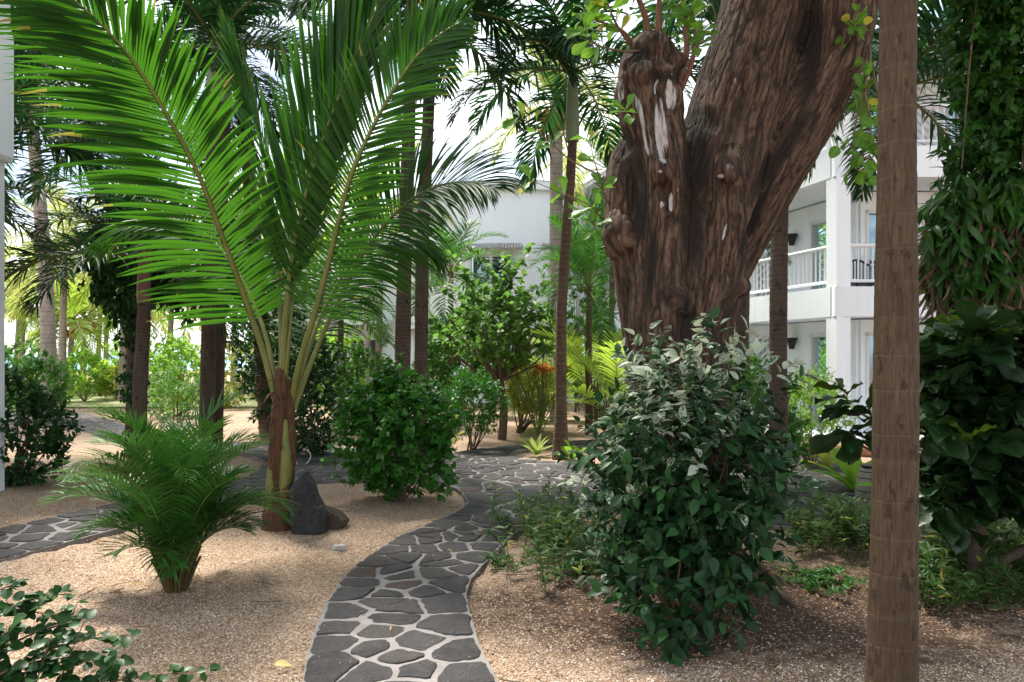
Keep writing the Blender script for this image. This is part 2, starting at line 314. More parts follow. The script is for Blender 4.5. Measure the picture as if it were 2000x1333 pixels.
M['herb'] = leafmat('herb_leaf', (.035, .11, .03), (.1, .2, .05), .42, .35, trc=(.2, .4, .08), vein=.3, dead=(.04, 0, (.45, .38, .06)))
M['litter'] = leafmat('dead_leaf', (.16, .08, .04), (.4, .26, .13), .8, .15, trc=(.3, .2, .1), vein=0)
M['yellowleaf'] = leafmat('fallen_yellow_leaf', (.55, .45, .13), (.7, .6, .25), .6, .3, trc=(.6, .5, .15))
M['brownleaf'] = leafmat('fallen_tan_leaf', (.4, .26, .12), (.5, .34, .17), .7, .2, trc=(.4, .25, .1))
M['lawn'] = simple('lawn_soil_and_grass', (.2, .24, .09), (.42, .4, .22), 3, .9, .5)
M['sea'] = simple('turquoise_sea', (.05, .3, .42), (.1, .42, .52), .1, .3, .2)
M['hose'] = simple('pale_garden_hose', (.45, .5, .45), (.6, .62, .58), 5, .5, 0)
M['bleach'] = simple('coral_bed', (.62, .5, .38), (.78, .68, .56), 30, .9, .6)
def glass():
    k = NM('door_glass'); k.t.nodes.remove(k.b); fr = k.n('Fresnel'); fr.inputs[0].default_value = 1.9
    g = k.n('BsdfGlossy'); g.inputs['Roughness'].default_value = .02; g.inputs[0].default_value = (.65, .88, 1, 1); t = k.n('BsdfTransparent'); t.inputs[0].default_value = (.55, .72, .75, 1)
    m = k.n('MixShader'); k.t.links.new(k.math('MULTIPLY_ADD', fr.outputs[0], .8, .18, clamp=True), m.inputs[0]); k.t.links.new(t.outputs[0], m.inputs[1]); k.t.links.new(g.outputs[0], m.inputs[2]); k.t.links.new(m.outputs[0], k.o.inputs[0]); return k.m
M['glass'] = glass()
def pot():
    k = NM('striped_grey_pot'); z = k.sep(k.co())[2]; f = k.math('FRACT', k.math('MULTIPLY', z, 14)); ln = k.math('LESS_THAN', f, .16)
    return k.fin(k.mix(ln, k.mix(k.noise(k.co(), 20), (.2, .18, .165), (.33, .3, .27)), (.02, .018, .017)), .7)
M['pot'] = pot()

# ------------------------------------------------------------------ ground
def hsum(x, y):
    return (.02 * np.sin(x * 1.3 + .5) * np.cos(y * 1.1) + .012 * np.sin(x * 3.1 + y * 2.3) + .006 * np.sin(x * 7.3 - y * 5.7 + 1))
def resample(poly, sp):
    p = np.asarray(poly, float); q = np.vstack([p, p[:1]]); d = np.linalg.norm(np.diff(q, axis=0), axis=1); s = np.concatenate([[0], np.cumsum(d)])
    n = max(8, int(s[-1] / sp)); t = np.linspace(0, s[-1], n, endpoint=False); return np.stack([np.interp(t, s, q[:, 0]), np.interp(t, s, q[:, 1])], 1)
def inpoly(pts, poly):
    x, y = pts[:, 0], pts[:, 1]; r = np.zeros(len(pts), bool); j = len(poly) - 1
    for i in range(len(poly)):
        xi, yi = poly[i]; xj, yj = poly[j]
        c = ((yi > y) != (yj > y)) & (x < (xj - xi) * (y - yi) / (yj - yi + 1e-12) + xi); r ^= c; j = i
    return r
OUT = [(560,2300),(585,1500),(592,1333),(600,1290),(615,1240),(640,1180),(680,1125),(740,1080),(800,1045),(860,1020),(900,1003),(913,985),(897,962),(850,947),(760,941),(680,941),(620,947),(560,956),(520,966),(480,977),(400,992),(330,1010),(250,1034),(120,1070),(0,1102),(-300,1190),
       (-300,1110),(0,1040),(100,1018),(200,995),(290,975),(420,955),(478,938),(508,920),(515,905),(485,893),(430,888),(350,884),(270,872),(215,858),(170,846),(100,832),(0,826),(-200,818),
       (-200,800),(0,803),(110,806),(180,813),(240,832),(300,850),(400,862),(480,868),(570,870),(690,880),(780,888),(860,893),(900,886),(980,876),(1090,868),(1170,862),(1300,862),(1450,872),(1545,880),(1600,884),(1650,890),(1662,925),(1682,978),(1720,990),(1800,1003),(1900,1008),(2000,1012),(2400,1040),
       (2400,1140),(2000,1085),(1830,1066),(1700,1052),(1545,1038),(1400,1015),(1250,1000),(1140,1000),(1060,1012),(1015,1040),(985,1070),(940,1115),(915,1150),(912,1180),(925,1230),(940,1280),(968,1333),(1030,1500),(1200,2300)]
HOLE = [(990,893),(1010,885),(1080,877),(1180,871),(1260,870),(1330,880),(1330,905),(1260,915),(1190,913),(1120,909),(1050,903)]
OUTg = resample([G(*p) for p in OUT], .08); HOLEg = resample([G(*p) for p in HOLE], .08)
def smoothpoly(p, it=3):
    for _ in range(it): p = (np.roll(p, 1, 0) + p * 2 + np.roll(p, -1, 0)) / 4
    return p
OUTg = smoothpoly(OUTg); HOLEg = smoothpoly(HOLEg)
def inpath(p): return inpoly(p, OUTg) & ~inpoly(p, HOLEg)
TREE = np.array(A(1325, 5.6)[:2])
def build_ground():
    mb = MB(); 
    xs = np.concatenate([[-400, -120, -60, -30], np.arange(-16, 16, .11), [30, 60, 120, 400]]); ys = np.concatenate([[-60, -20, -5], np.arange(1.5, 20, .11), [26, 40, 70, 120, 900]])
    X, Y = np.meshgrid(xs, ys); p = np.stack([X.ravel(), Y.ravel()], 1)
    near = (np.abs(p[:, 0]) < 16) & (p[:, 1] > 1.5) & (p[:, 1] < 20)
    z = np.where(near, hsum(p[:, 0], p[:, 1]), -.02); ip = inpath(p)
    z = np.where(ip, -.05, z)
    # mound towards the big tree roots
    d = np.linalg.norm(p - TREE, axis=1); z = z + np.where(near, .10 * np.exp(-(d / .9)**2), 0)
    V = np.column_stack([p, z]); nx = len(xs); i = np.arange(len(ys) - 1)[:, None] * nx; j = np.arange(nx - 1)[None]
    F = np.stack([i + j, i + j + 1, i + nx + j + 1, i + nx + j], -1).reshape(-1, 4); mb.add(V, F)
    o = mb.build('ground', M['gravel']); tag(o, 'tan gravel ground turning to bare brown soil under the big tree', 'ground', kind='structure')
    q = (p - TREE - np.array((.35, -.5))) / np.array((2.5, 1.25)); s = np.exp(-(q**2).sum(1) * .9)
    q2 = (p - np.array(A(1900, 5.6)[:2])) / np.array((1.5, .8)); s = np.maximum(s, np.exp(-(q2**2).sum(1)))
    a = o.data.attributes.new('soil', 'FLOAT', 'POINT'); a.data.foreach_set('value', s.astype(np.float32))
build_ground()
def build_pebbles():
    mb = MB(); n = 42000
    D = 3.2 / (rng.random(n * 2) * .62 + .38); px = rng.uniform(-80, 2080, n * 2); p = np.column_stack([(px - 1000) / FP * D, D])
    p = p[~inpath(p)][:n]; d = np.linalg.norm((p - TREE - np.array((.5, -.45))) / np.array((1.6, 1.0)), axis=1); p = p[(d > 1) | (rng.random(len(p)) < .16)]
    n = len(p); s = rng.uniform(.003, .0075, n)
    o8 = np.array([(1,0,0),(0,1,0),(-1,0,0),(0,-1,0),(0,0,.8),(0,0,-.8)], float); f8 = np.array([(0,1,4),(1,2,4),(2,3,4),(3,0,4)])
    a = rng.uniform(0, 6.28, n); st = rng.uniform(.6, 1.3, n)
    x = o8[None, :, 0] * st[:, None]; y = o8[None, :, 1] * np.ones((n, 1)); c, si = np.cos(a)[:, None], np.sin(a)[:, None]
    V = np.stack([p[:, :1] + s[:, None] * (x * c - y * si), p[:, 1:] + s[:, None] * (x * si + y * c), (hsum(p[:, 0], p[:, 1]) + .10 * np.exp(-(np.linalg.norm(p - TREE, axis=1) / .9)**2))[:, None] + s[:, None] * (o8[None, :, 2] + .35)], -1)
    F = (f8[None] + (np.arange(n) * 6)[:, None, None]).reshape(-1, 3); C = np.zeros((n, 6, 4)); C[..., 0] = rng.random(n)[:, None]
    mb.add(V.reshape(-1, 3), F, 0, C.reshape(-1, 4), smooth=False)
    tag(mb.build('loose_gravel', M['pebble']), 'loose tan and cream pebbles lying over the gravel beds', 'gravel', kind='stuff')
build_pebbles()
def build_path():
    rs = np.random.default_rng(11)
    ins, outs = [], []
    for poly, sgn in ((OUTg, 1), (HOLEg, -1)):
        n = len(poly); area = .5 * np.sum(poly[:, 0] * np.roll(poly[:, 1], -1) - np.roll(poly[:, 0], -1) * poly[:, 1]); ccw = 1 if area > 0 else -1
        i = 0.0
        while i < n:
            k = int(i) % n; t = nrm(poly[(k + 2) % n] - poly[k - 2]); nn = np.array((-t[1], t[0])) * ccw * sgn   # inward normal
            d = .15; a_, b_ = poly[k] + nn * d, poly[k] - nn * d
            if not ins or np.min(np.sum((np.array(ins) - a_)**2, 1)) > .19**2: ins.append(a_); outs.append(b_)
            i += rs.uniform(2.4, 5.4)
    ins = np.array(ins); outs = np.array(outs); outs = outs[~inpath(outs)]; ins = ins[inpath(ins)]; bd = np.vstack([OUTg, HOLEg])
    pts = list(ins); lo, hi = OUTg.min(0), OUTg.max(0)
    cand = rs.uniform(lo, hi, (26000, 2)); cand = cand[inpath(cand)]; cand = cand[np.array([np.min(np.sum((bd - q)**2, 1)) for q in cand]) > .24**2]
    keep = []
    for p in ins:
        if all((p[0] - q[0])**2 + (p[1] - q[1])**2 > .13**2 for q in keep): keep.append(p)
    arr = np.array(keep)
    for p in cand:
        r = rs.choice([.12, .17, .24, .3, .35], p=[.2, .25, .25, .2, .1]); 
        if np.min(np.sum((arr - p)**2, 1)) > r * r: arr = np.vstack([arr, p])
    sites = np.vstack([arr, outs]); nin = len(arr)
    def cell(i, gap):
        c = sites[i]; d2 = np.sum((sites - c)**2, 1); nb = np.argsort(d2)[1:22]
        poly = [np.array(q) + c for q in ((-.7, -.7), (.7, -.7), (.7, .7), (-.7, .7))]
        for j in nb:
            v = sites[j] - c; L_ = np.linalg.norm(v); v = v / L_; h = L_ / 2 - gap; res = []; m = len(poly)
            if m < 3: return None
            dd = [np.dot(q - c, v) - h for q in poly]
            for a in range(m):
                b = (a + 1) % m
                if dd[a] <= 0: res.append(poly[a])
                if dd[a] * dd[b] < 0: res.append(poly[a] + (poly[b] - poly[a]) * dd[a] / (dd[a] - dd[b]))
            poly = res
        return np.array(poly) if len(poly) >= 3 else None
    mb = MB()
    for i in range(nin):
        m = cell(i, -.0)
        if m is not None:
            k = len(m); V = np.vstack([np.column_stack([m, np.full(k, .035)]), np.column_stack([m, np.full(k, -.05)])])
            mb.poly(V[:k], 1); mb.add(V, [(a, a + k, (a + 1) % k + k, (a + 1) % k) for a in range(k)], 1, smooth=False)
        g = cell(i, rs.uniform(.008, .026))
        if g is None: continue
        r = resample(g, .035)
        if len(r) < 6: continue
        r = (smoothpoly(r, 1) if rs.random() < .6 else r) + rs.normal(0, .0034, (len(r), 2)); cc = r.mean(0)
        ang = np.arctan2(*(r - cc).T[::-1]); ph = rs.uniform(0, 6, 3)
        r = cc + (r - cc) * (1 + .035 * np.sin(3 * ang + ph[0]) + .03 * np.sin(5 * ang + ph[1]) + .02 * np.sin(9 * ang + ph[2]))[:, None]
        h = .043 + rs.uniform(-.004, .006); tl = rs.normal(0, .018, 2); k = len(r); rr = rs.random()
        rings = []
        for sc_, dz in ((1.0, -.07), (1.0, -.012), (.975, -.003), (.93, 0), (.6, .0), (.3, .002)):
            q = cc + (r - cc) * sc_; z = h + dz + (q - cc) @ tl * (sc_ < 1.01)
            z = z + (0 if dz < -.05 else 1) * rs.normal(0, .0012, k); rings.append(np.column_stack([q, z]))
        V = np.vstack(rings + [np.array([[cc[0], cc[1], h + .002]])]); F = []
        for q in range(5):
            for a in range(k): F.append((q * k + a, q * k + (a + 1) % k, (q + 1) * k + (a + 1) % k, (q + 1) * k + a))
        C = np.zeros((len(V), 4)); C[:, 0] = rr
        base = mb.n; mb.add(V, F, 0, C); mb.f.append(np.array([(5 * k + a, 5 * k + (a + 1) % k, 6 * k) for a in range(k)]) + base); mb.m.append(np.zeros(k)); mb.sm.append(np.ones(k, bool))
    # winding: make tops face up
    tag(mb.build('path', [M['stone'], M['mortar']]), 'crazy paved path of dark basalt slabs in pale mortar winding through the gravel', 'path', kind='structure')
build_path()
def sheet(name, pts, z, mat, label, cat, kind='structure'):
    mb = MB(); mb.poly([(x, y, z) for x, y in pts]); return tag(mb.build(name, mat), label, cat, kind=kind)
sheet('lawn', [(-30, 24), (-3, 24), (-3.5, 40), (-40, 40)], .01, M['lawn'], 'sunny patch of lawn beyond the left palms', 'lawn')
sheet('sea', [(-600, 75), (60, 75), (200, 2500), (-2500, 2500)], .02, M['sea'], 'turquoise sea beyond the palms at the left', 'sea')
def lawn_grass():
    mb = MB(); n = 9000; p = np.column_stack([rng.uniform(-22, -4, n), rng.uniform(22, 39, n), np.full(n, .01)])
    mb.leaves(TPL['blade'], p, nrm(rng.normal(size=(n, 3)) * .5 + [0, 0, 1]), rnd_dirs(n), rng.uniform(.06, .16, n))
    tag(mb.build('lawn_grass', M['grass']), 'short yellow green grass on the far left lawn', 'grass', kind='stuff')

# ------------------------------------------------------------------ leaf templates
def tpl(ts, ws, fold=.15, curl=.2, wave=0, cols=3):
    V, S, F = [], [], []
    for t, w_ in zip(ts, ws):
        for s_ in (-1, 0, 1):
            V.append((s_ * w_, t, abs(s_) * w_ * fold - curl * t * t + wave * math.sin(t * 9) * abs(s_) * w_)); S.append((t, s_ * .5))
    for i in range(len(ts) - 1):
        a = i * 3; F += [(a, a + 1, a + 4, a + 3), (a + 1, a + 2, a + 5, a + 4)]
    return np.array(V), np.array(F), np.array(S)
TPL = dict(
    ovate=tpl([0, .12, .35, .6, .82, 1], [.01, .17, .27, .23, .1, .0], .3, .22),
    heart=tpl([0, .06, .25, .5, .8, 1], [.02, .28, .42, .36, .13, .0], .3, .25),
    obov=tpl([0, .2, .45, .7, .88, 1], [.01, .07, .17, .27, .24, .06], .25, .25, .3),
    fiddle=tpl([0, .2, .45, .7, .88, 1], [.02, .14, .2, .29, .25, .05], .3, .35, .5),
    round=tpl([0, .15, .45, .8, 1], [.03, .34, .45, .3, .03], .25, .15),
    lance=tpl([0, .2, .5, .8, 1], [.01, .1, .13, .07, 0], .4, .3),
    long=tpl([0, .2, .5, .8, 1], [.02, .12, .15, .08, 0], .4, .5),
    hang=tpl([0, .25, .5, .75, 1], [.015, .05, .055, .035, 0], .8, .35, .8),
    strap=tpl([0, .25, .5, .75, .92, 1], [.03, .09, .15, .16, .1, .01], .4, .45),
    small=(np.array([(0, 0, 0), (.26, .45, .06), (0, 1, -.1), (-.26, .45, .06)]), np.array([(0, 1, 2, 3)]), np.array([(0, .0), (.5, .5), (1, 0), (.5, -.5)])),
    blade=(np.array([(-.04, 0, 0), (.04, 0, 0), (0, 1, 0)]), np.array([(0, 1, 2)]), np.array([(0, 0), (0, 0), (1, 0)])))
UP = np.array((0, 0, 1.))
lawn_grass()

# ------------------------------------------------------------------ palms
def add_frond(mb, path, nl, llen, wid, sides=(1, 1), start=.2, droop=.5, face=None, up=0.35, ang=(62, 24), seg=5, r0=.02, jit=.1, tipdrop=1.0, mats=(0, 1), lift=.25, fold=.35, prof=None):
    """pinnate frond: rachis along path (m,3); face = direction the blade's upper side looks at"""
    m = 26; pts = cr(path, m); T = nrm(np.gradient(pts, axis=0))
    mb.tube(pts, np.linspace(r0, r0 * .16, m), 6, mats[1], lc=.5)
    n = nl; u = start + (1 - start) * (np.linspace(0, 1, n) ** .95); u = np.clip(u, 0, .999)
    Pb = np.stack([np.interp(u, np.linspace(0, 1, m), pts[:, k]) for k in range(3)], 1); Tb = nrm(np.stack([np.interp(u, np.linspace(0, 1, m), T[:, k]) for k in range(3)], 1))
    if face is None: Nn = UP[None] - Tb * Tb[:, 2:3]; Nn = nrm(Nn + 1e-4)
    else: f = np.asarray(face, float)[None]; Nn = nrm(f - Tb * (Tb @ f[0])[:, None])
    Bn = np.cross(Tb, Nn); v = (u - start) / (1 - start)
    Lp = llen * (np.sin(np.clip(.16 + v * .84, 0, 1) * np.pi) ** .55 * .9 + .12) if prof is None else llen * np.interp(v, *prof)
    for sd_ in (-1, 1):
        j = rng.normal(0, 1, (n, 3)); a = np.radians(np.interp(v, [0, 1], ang)) + j[:, 0] * jit * .6
        d = Bn * sd_ * np.sin(a)[:, None] + Tb * np.cos(a)[:, None] + Nn * (lift + j[:, 1] * jit)[:, None]; d = nrm(d)
        Ln = Lp * sides[(sd_ + 1) // 2] * (1 + j[:, 2] * .06); ds = Ln / seg; p = Pb.copy() + rng.normal(0, .004, (n, 3)); rows = []
        wax = nrm(np.cross(d, Nn)); rd = rng.random(n); dr = droop * rng.uniform(.6, 1.4, n)
        for k in range(seg + 1):
            t = k / seg; wv = wid * (.35 + 1.1 * t if t < .3 else (.68 + .32 * 1) * (1 - ((t - .3) / .7) ** 1.7)) * (.6 + .4 * Lp / llen)
            wv = np.maximum(wv, .0004); nm = nrm(np.cross(wax, d)); X = wax * wv[:, None]
            rows.append((p - X + nm * (wv * fold)[:, None], p, p + X + nm * (wv * fold)[:, None]))
            g = np.zeros((n, 3)); g[:, 2] = -dr * (tipdrop * (t + .15)) * 1.6 / seg; d = nrm(d + g); p = p + d * ds[:, None]
            wax = nrm(wax - d * np.sum(wax * d, 1, keepdims=True))
        V = np.stack([np.stack(r, 1) for r in rows], 1)     # n, seg+1, 3, 3
        k3 = (seg + 1) * 3; F = []
        for k in range(seg): a_ = k * 3; F += [(a_, a_ + 1, a_ + 4, a_ + 3), (a_ + 1, a_ + 2, a_ + 5, a_ + 4)]
        F = (np.array(F)[None] + (np.arange(n) * k3)[:, None, None]).reshape(-1, 4)
        C = np.zeros((n, seg + 1, 3, 4)); C[..., 0] = rd[:, None, None]; C[..., 1] = np.linspace(0, 1, seg + 1)[None, :, None]; C[..., 2] = np.array((-.5, 0, .5))
        mb.add(V.reshape(-1, 3), F, mats[0], C.reshape(-1, 4))
def arc(L_, e0, curve, n=9, side=0.0, ex=1.3):
    """rachis in XZ plane: starts at elevation e0 (deg), bends down by curve (deg) over its length"""
    p = [np.zeros(3)]; 
    for i in range(n - 1):
        t = (i + .5) / (n - 1); e = R(e0 - curve * t ** ex); p.append(p[-1] + np.array((math.cos(e), side * t, math.sin(e))) * L_ / (n - 1))
    return np.array(p)
FR = {}
def frond_meshes(key, mats, L_, e0s, curves, nl, llen, wid, seg=4, **kw):
    ms = []
    for e0, c in zip(e0s, curves):
        mb = MB(); add_frond(mb, arc(L_, e0, c, side=rng.uniform(-.12, .12)), nl, llen, wid, seg=seg, **kw); ms.append(mb.mesh('frond', mats))
    FR[key] = ms; return ms
E0 = [82, 66, 48, 28, 5, -20]; CV = [70, 85, 90, 85, 70, 50]
PM = lambda m: [M[m], M['petiole']]
frond_meshes('royal', PM('palm'), 2.4, E0, CV, 60, .7, .027, droop=.85, start=.1, lift=.35, jit=.2, r0=.024)
frond_meshes('royal_small', PM('palm'), 1.95, E0, CV, 54, .6, .024, droop=.85, start=.1, lift=.35, jit=.2, r0=.02)
frond_meshes('coco_far', PM('palm_yellow'), 3.6, E0, CV, 52, .8, .028, seg=3, droop=.9, start=.12, jit=.15, r0=.035)
frond_meshes('coco_green', PM('palm_bright'), 3.4, E0, CV, 52, .75, .028, seg=3, droop=.8, start=.12, jit=.15, r0=.035)
frond_meshes('bright', PM('palm_bright'), 1.7, E0, CV, 40, .45, .017, seg=3, droop=.5, start=.2, lift=.4, jit=.12, r0=.014)
frond_meshes('mid', PM('areca'), 1.9, E0, CV, 40, .5, .018, seg=3, droop=.6, start=.18, lift=.35, jit=.14, r0=.015)
def add_trunk(mb, pts, rad, ring=.09, amp=.03, n=16, mat=0):
    pts = np.asarray(pts, float); Ltot = np.sum(np.linalg.norm(np.diff(pts, axis=0), axis=1)); k = max(12, int(Ltot / ring * 4)); P_ = cr(pts, k); P_[:, 0] += .007 * np.sin(np.linspace(0, 9, k)) * (n > 12)
    r = np.interp(np.linspace(0, 1, k), np.linspace(0, 1, len(rad)), rad); ph = np.arange(k) % 4
    r = r * (1 + .025 * np.sin(np.linspace(0, 23, k) + pts[0][0]) * (n > 12)) * (1 + amp * np.array((0, .35, .7, 1.))[ph] * rng.uniform(.3, 1, k)) * (1 + rng.normal(0, .006, k)); mb.tube(P_, r, n, mat)
def palm(label, base, top, rad, key, nf, scale=1.0, bark='bark_palm', shaft=None, shaft_len=.9, group=None, elev=None, azs=None, fruit=False, ring=.09, name='palm_tree', mid=None, cat='palm tree', seed=0, shaft_r=None, amp=.03):
    rs = np.random.default_rng(seed + int(abs(base[0]) * 100)); o = thing(name, (base[0], base[1], -.02), label, cat, group)
    b = np.array((base[0], base[1], -.05)); t = np.array(top); midp = np.array(mid) if mid is not None else (b + t) / 2 + np.array((0, 0, 0))
    mb = MB(); add_trunk(mb, [b, midp, t], rad, ring, amp); mb.build('trunk', M[bark], o)
    top_ = t.copy()
    if shaft:
        mb = MB(); sr = shaft_r or rad[-1]; q = cr([t - [0, 0, .02], t + [0, 0, shaft_len * .5], t + [0, 0, shaft_len]], 10); mb.tube(q, np.interp(np.linspace(0, 1, 10), [0, .15, .6, 1], [sr * 1.15, sr * 1.3, sr * 1.05, sr * .6]), 12); mb.build('crownshaft', M[shaft], o); top_ = t + [0, 0, shaft_len * .93]
    for i in range(nf):
        f = (i + .5) / nf; j = min(5, int(f * 6)) if elev is None else elev[i % len(elev)]
        c = bpy.data.objects.new('frond', FR[key][j]); COL.objects.link(c); c.parent = o
        a = azs[i % len(azs)] if azs is not None else (i * 137.5 + rs.uniform(-20, 20) + seed * 31)
        c.location = top_ - np.array(WORLD[o.name]) - np.array((0, 0, .0 + .1 * f)); c.rotation_euler = (R(rs.uniform(-12, 12)), R(rs.uniform(-8, 8)), R(a)); s = scale * rs.uniform(.88, 1.1); c.scale = (s, s, s)
    if fruit:
        for i in range(4):
            mb = MB(); a0 = i * 1.57 + rs.uniform(0, 1)
            for q in range(9):
                a = a0 + rs.uniform(-.5, .5); c = top_ + np.array((math.cos(a) * rs.uniform(.2, .5), math.sin(a) * rs.uniform(.2, .5), -rs.uniform(.2, .75))); tt = np.linspace(0, np.pi, 6)
                mb.tube(np.stack([np.full(6, c[0]), np.full(6, c[1]), c[2] + .13 * np.cos(tt)], 1), np.maximum(.1 * np.sin(tt), .002), 8, 0, cap=False)
            mb.build('fruit_bunch', M['fruit'], o)
    return o

def hero_coconut():
    b = A(545, 7.5); o = thing('coconut_palm', (b[0], b[1], 0), 'young coconut palm with tall arching fronds and swollen brown base beside the upright rock', 'palm tree')
    mb = MB(); W = lambda l: [P(*q) for q in l]
    pts = cr(W([(545, 1050, 7.5), (545, 1000, 7.5), (546, 930, 7.5), (548, 860, 7.5), (552, 800, 7.5), (556, 740, 7.5)]), 40)
    mb.tube(pts, np.interp(np.linspace(0, 1, 40), [0, .06, .2, .35, .6, 1], [.14, .18, .15, .115, .11, .085]) * (1 + rng.normal(0, .03, 40)), 18); mb.build('trunk', M['fibre'], o)
    # overlapping leaf sheaths and their frayed edges
    for (x0, x1, y0, y1, dx, mt, dd) in ((537, 538, 1000, 790, -3, 'fibre', -.06), (556, 556, 985, 820, 3, 'petiole', -.075), (562, 566, 960, 760, 4, 'fibre', -.03), (529, 535, 1010, 880, -2, 'petiole', -.07), (548, 544, 900, 720, 0, 'fibre', -.07), (553, 560, 1015, 930, 3, 'fibre', -.09), (546, 556, 800, 700, 2, 'fibre', -.03)):
        mb = MB(); q = cr([P(x0, y0, 7.5 + dd), P((x0 + x1) / 2 + dx, (y0 + y1) / 2, 7.48 + dd), P(x1, y1, 7.5 + dd)], 14)
        mb.tube(q, np.interp(np.linspace(0, 1, 14), [0, .3, 1], [.05, .06, .035]) * (1 + rng.normal(0, .06, 14)), 9); mb.build('leaf_sheath', M[mt], o)
    mb = MB()
    for i in range(90):
        a = rng.uniform(0, 6.28); y = rng.uniform(730, 1020); c = P(548, y, 7.5) + np.array((math.cos(a), math.sin(a), 0)) * .07; d = nrm(np.array((math.cos(a), math.sin(a), rng.uniform(-.8, .5))))
        mb.leaves(TPL['lance'], c[None], d[None], UP[None], rng.uniform(.06, .16))
    tag(mb.build('dry_fibre', M['fibre'], o), kind='stuff')
    mats = [M['coco'], M['petiole']]
    FL = [
      (dict(nl=108, llen=1.08, wid=.028, sides=(1, .66), start=.22, droop=.38, face=(.25, -1, .35), ang=(68, 28), lift=.12, jit=.06, r0=.036), [(543,800,7.5),(518,700,7.45),(485,600,7.3),(437,470,7.0),(385,335,6.7),(320,215,6.4),(245,100,6.1),(150,5,5.8),(40,-80,5.6)]),
      (dict(nl=110, llen=1.35, wid=.028, sides=(1, .55), start=.26, droop=.04, face=(-.35, -1, .2), ang=(36, 16), lift=.05, jit=.03, r0=.036), [(552,800,7.5),(556,660,7.4),(566,540,7.3),(588,420,7.2),(622,300,7.1),(662,190,7.0),(708,80,6.9),(770,-60,6.8)]),
      (dict(nl=106, llen=.68, wid=.022, start=.22, droop=.34, face=(-.1, -1, .3), ang=(64, 30), lift=.12, jit=.06, r0=.036), [(566,800,7.5),(588,700,7.4),(622,590,7.25),(655,460,7.05),(685,345,6.9),(735,235,6.75),(795,135,6.6),(850,75,6.5),(905,40,6.4)]),
      (dict(nl=84, llen=.85, wid=.019, start=.34, droop=.75, face=(.15, -.75, .7), ang=(70, 30), lift=.2, jit=.08, r0=.028), [(575,800,7.5),(615,690,7.6),(665,580,7.7),(720,480,7.75),(785,405,7.7),(850,366,7.6),(915,355,7.45),(965,370,7.3)]),
      (dict(nl=80, llen=.95, wid=.018, start=.3, droop=.1, face=(-.9, -.5, .2), ang=(28, 14), lift=.1, jit=.05, r0=.03), [(550,790,7.6),(548,620,7.8),(538,460,8.0),(515,300,8.15),(482,180,8.25),(450,75,8.3)]),
      (dict(nl=66, llen=.95, wid=.022, start=.3, droop=1.5, face=(.1, -.35, 1), ang=(68, 35), lift=.1, jit=.12, r0=.027), [(570,800,7.6),(600,690,7.8),(640,590,8.1),(690,510,8.4),(745,465,8.6),(805,465,8.8),(850,500,8.9)]),
      (dict(nl=66, llen=.95, wid=.022, start=.3, droop=1.4, face=(-.1, -.35, 1), ang=(68, 35), lift=.1, jit=.12, r0=.027), [(545,790,7.6),(520,660,7.9),(475,550,8.3),(415,470,8.7),(345,430,9.0),(270,440,9.2),(215,480,9.3)]),
      (dict(nl=50, llen=.8, wid=.02, start=.3, droop=1.2, face=(0, .2, 1), ang=(66, 35), lift=.1, jit=.12, r0=.025), [(568,790,7.7),(590,690,8.1),(615,610,8.6),(640,560,9.1),(670,545,9.5)]),
    ]
    for kw, l in FL:
        mb = MB(); add_frond(mb, [P(*q) for q in l], **kw, seg=7, fold=.45); f = mb.build('frond', mats, o)
    mb = MB(); mb.tube(cr([P(556,760,7.45), P(570,600,7.4), P(585,430,7.5)], 10), np.linspace(.025, .006, 10), 7); mb.build('spear_leaf', M['petiole'], o)
hero_coconut()

def areca_clump(label, base, key_mat, n, L_, seed, name='areca_palm', group=None, llen=.3, wid=.014, stemh=.45, spread=.16, elevs=(86, 30), curve=75, nl=26, seg=5, azbias=None, ex=1.3, stemr=1, vary=False):
    rs = np.random.default_rng(seed); o = thing(name, (base[0], base[1], 0), label, 'palm', group)
    mb = MB()
    for i in range(int(n * (.6 if stemr == 1 else 1))):
        a = rs.uniform(0, 6.28); r = spread * rs.random() ** .5 * .7; c = np.array((base[0] + r * math.cos(a), base[1] + r * math.sin(a), 0.)); t = c + [math.cos(a) * .11, math.sin(a) * .11, stemh * rs.uniform(.5, 1)]
        mb.tube(cr([c - [0, 0, .03], (c + t) / 2, t], 8), np.linspace(.026, .014, 8) * rs.uniform(.7, 1.2) * stemr, 7, 0)
    mb.build('stems', M['canes'], o)
    for i in range(n):
        f = (i + .5) / n; a = i * 2.399 + rs.uniform(-.3, .3); 
        if azbias is not None and rs.random() < .35: a = azbias + rs.normal(0, .5)
        e0 = elevs[0] + (elevs[1] - elevs[0]) * f ** 1.2 + rs.uniform(-6, 6); Lk = L_ * (rs.uniform(.75, 1.1) * (1.05 - .25 * f) if not vary else rs.choice([1.08, .95, .8, .6, .45])); p = arc(Lk, e0 - (0 if not vary or Lk > .9 * L_ else rs.uniform(0, 20)), curve * rs.uniform(.7, 1.3), side=rs.uniform(-.15, .15), ex=ex)
        ca, sa = math.cos(a), math.sin(a); q = np.column_stack([p[:, 0] * ca - p[:, 1] * sa, p[:, 0] * sa + p[:, 1] * ca, p[:, 2]]); r = spread * .5
        q = q + np.array((base[0] + ca * r, base[1] + sa * r, stemh * .25)); mb = MB()
        add_frond(mb, q, nl, llen * rs.uniform(.85, 1.1), wid, start=.38, droop=.55, seg=seg, ang=(58, 25), lift=.35, jit=.08, r0=.009); mb.build('frond', [M[key_mat], M['stem']], o)
    return o
areca_clump('low bushy areca palm standing in the gravel in front of the young coconut palm', A(345, 5.55), 'areca', 56, 1.34, 5, llen=.27, wid=.0095, stemh=.42, spread=.085, curve=100, elevs=(93, 72), nl=30, ex=1.9, stemr=.6, vary=True)

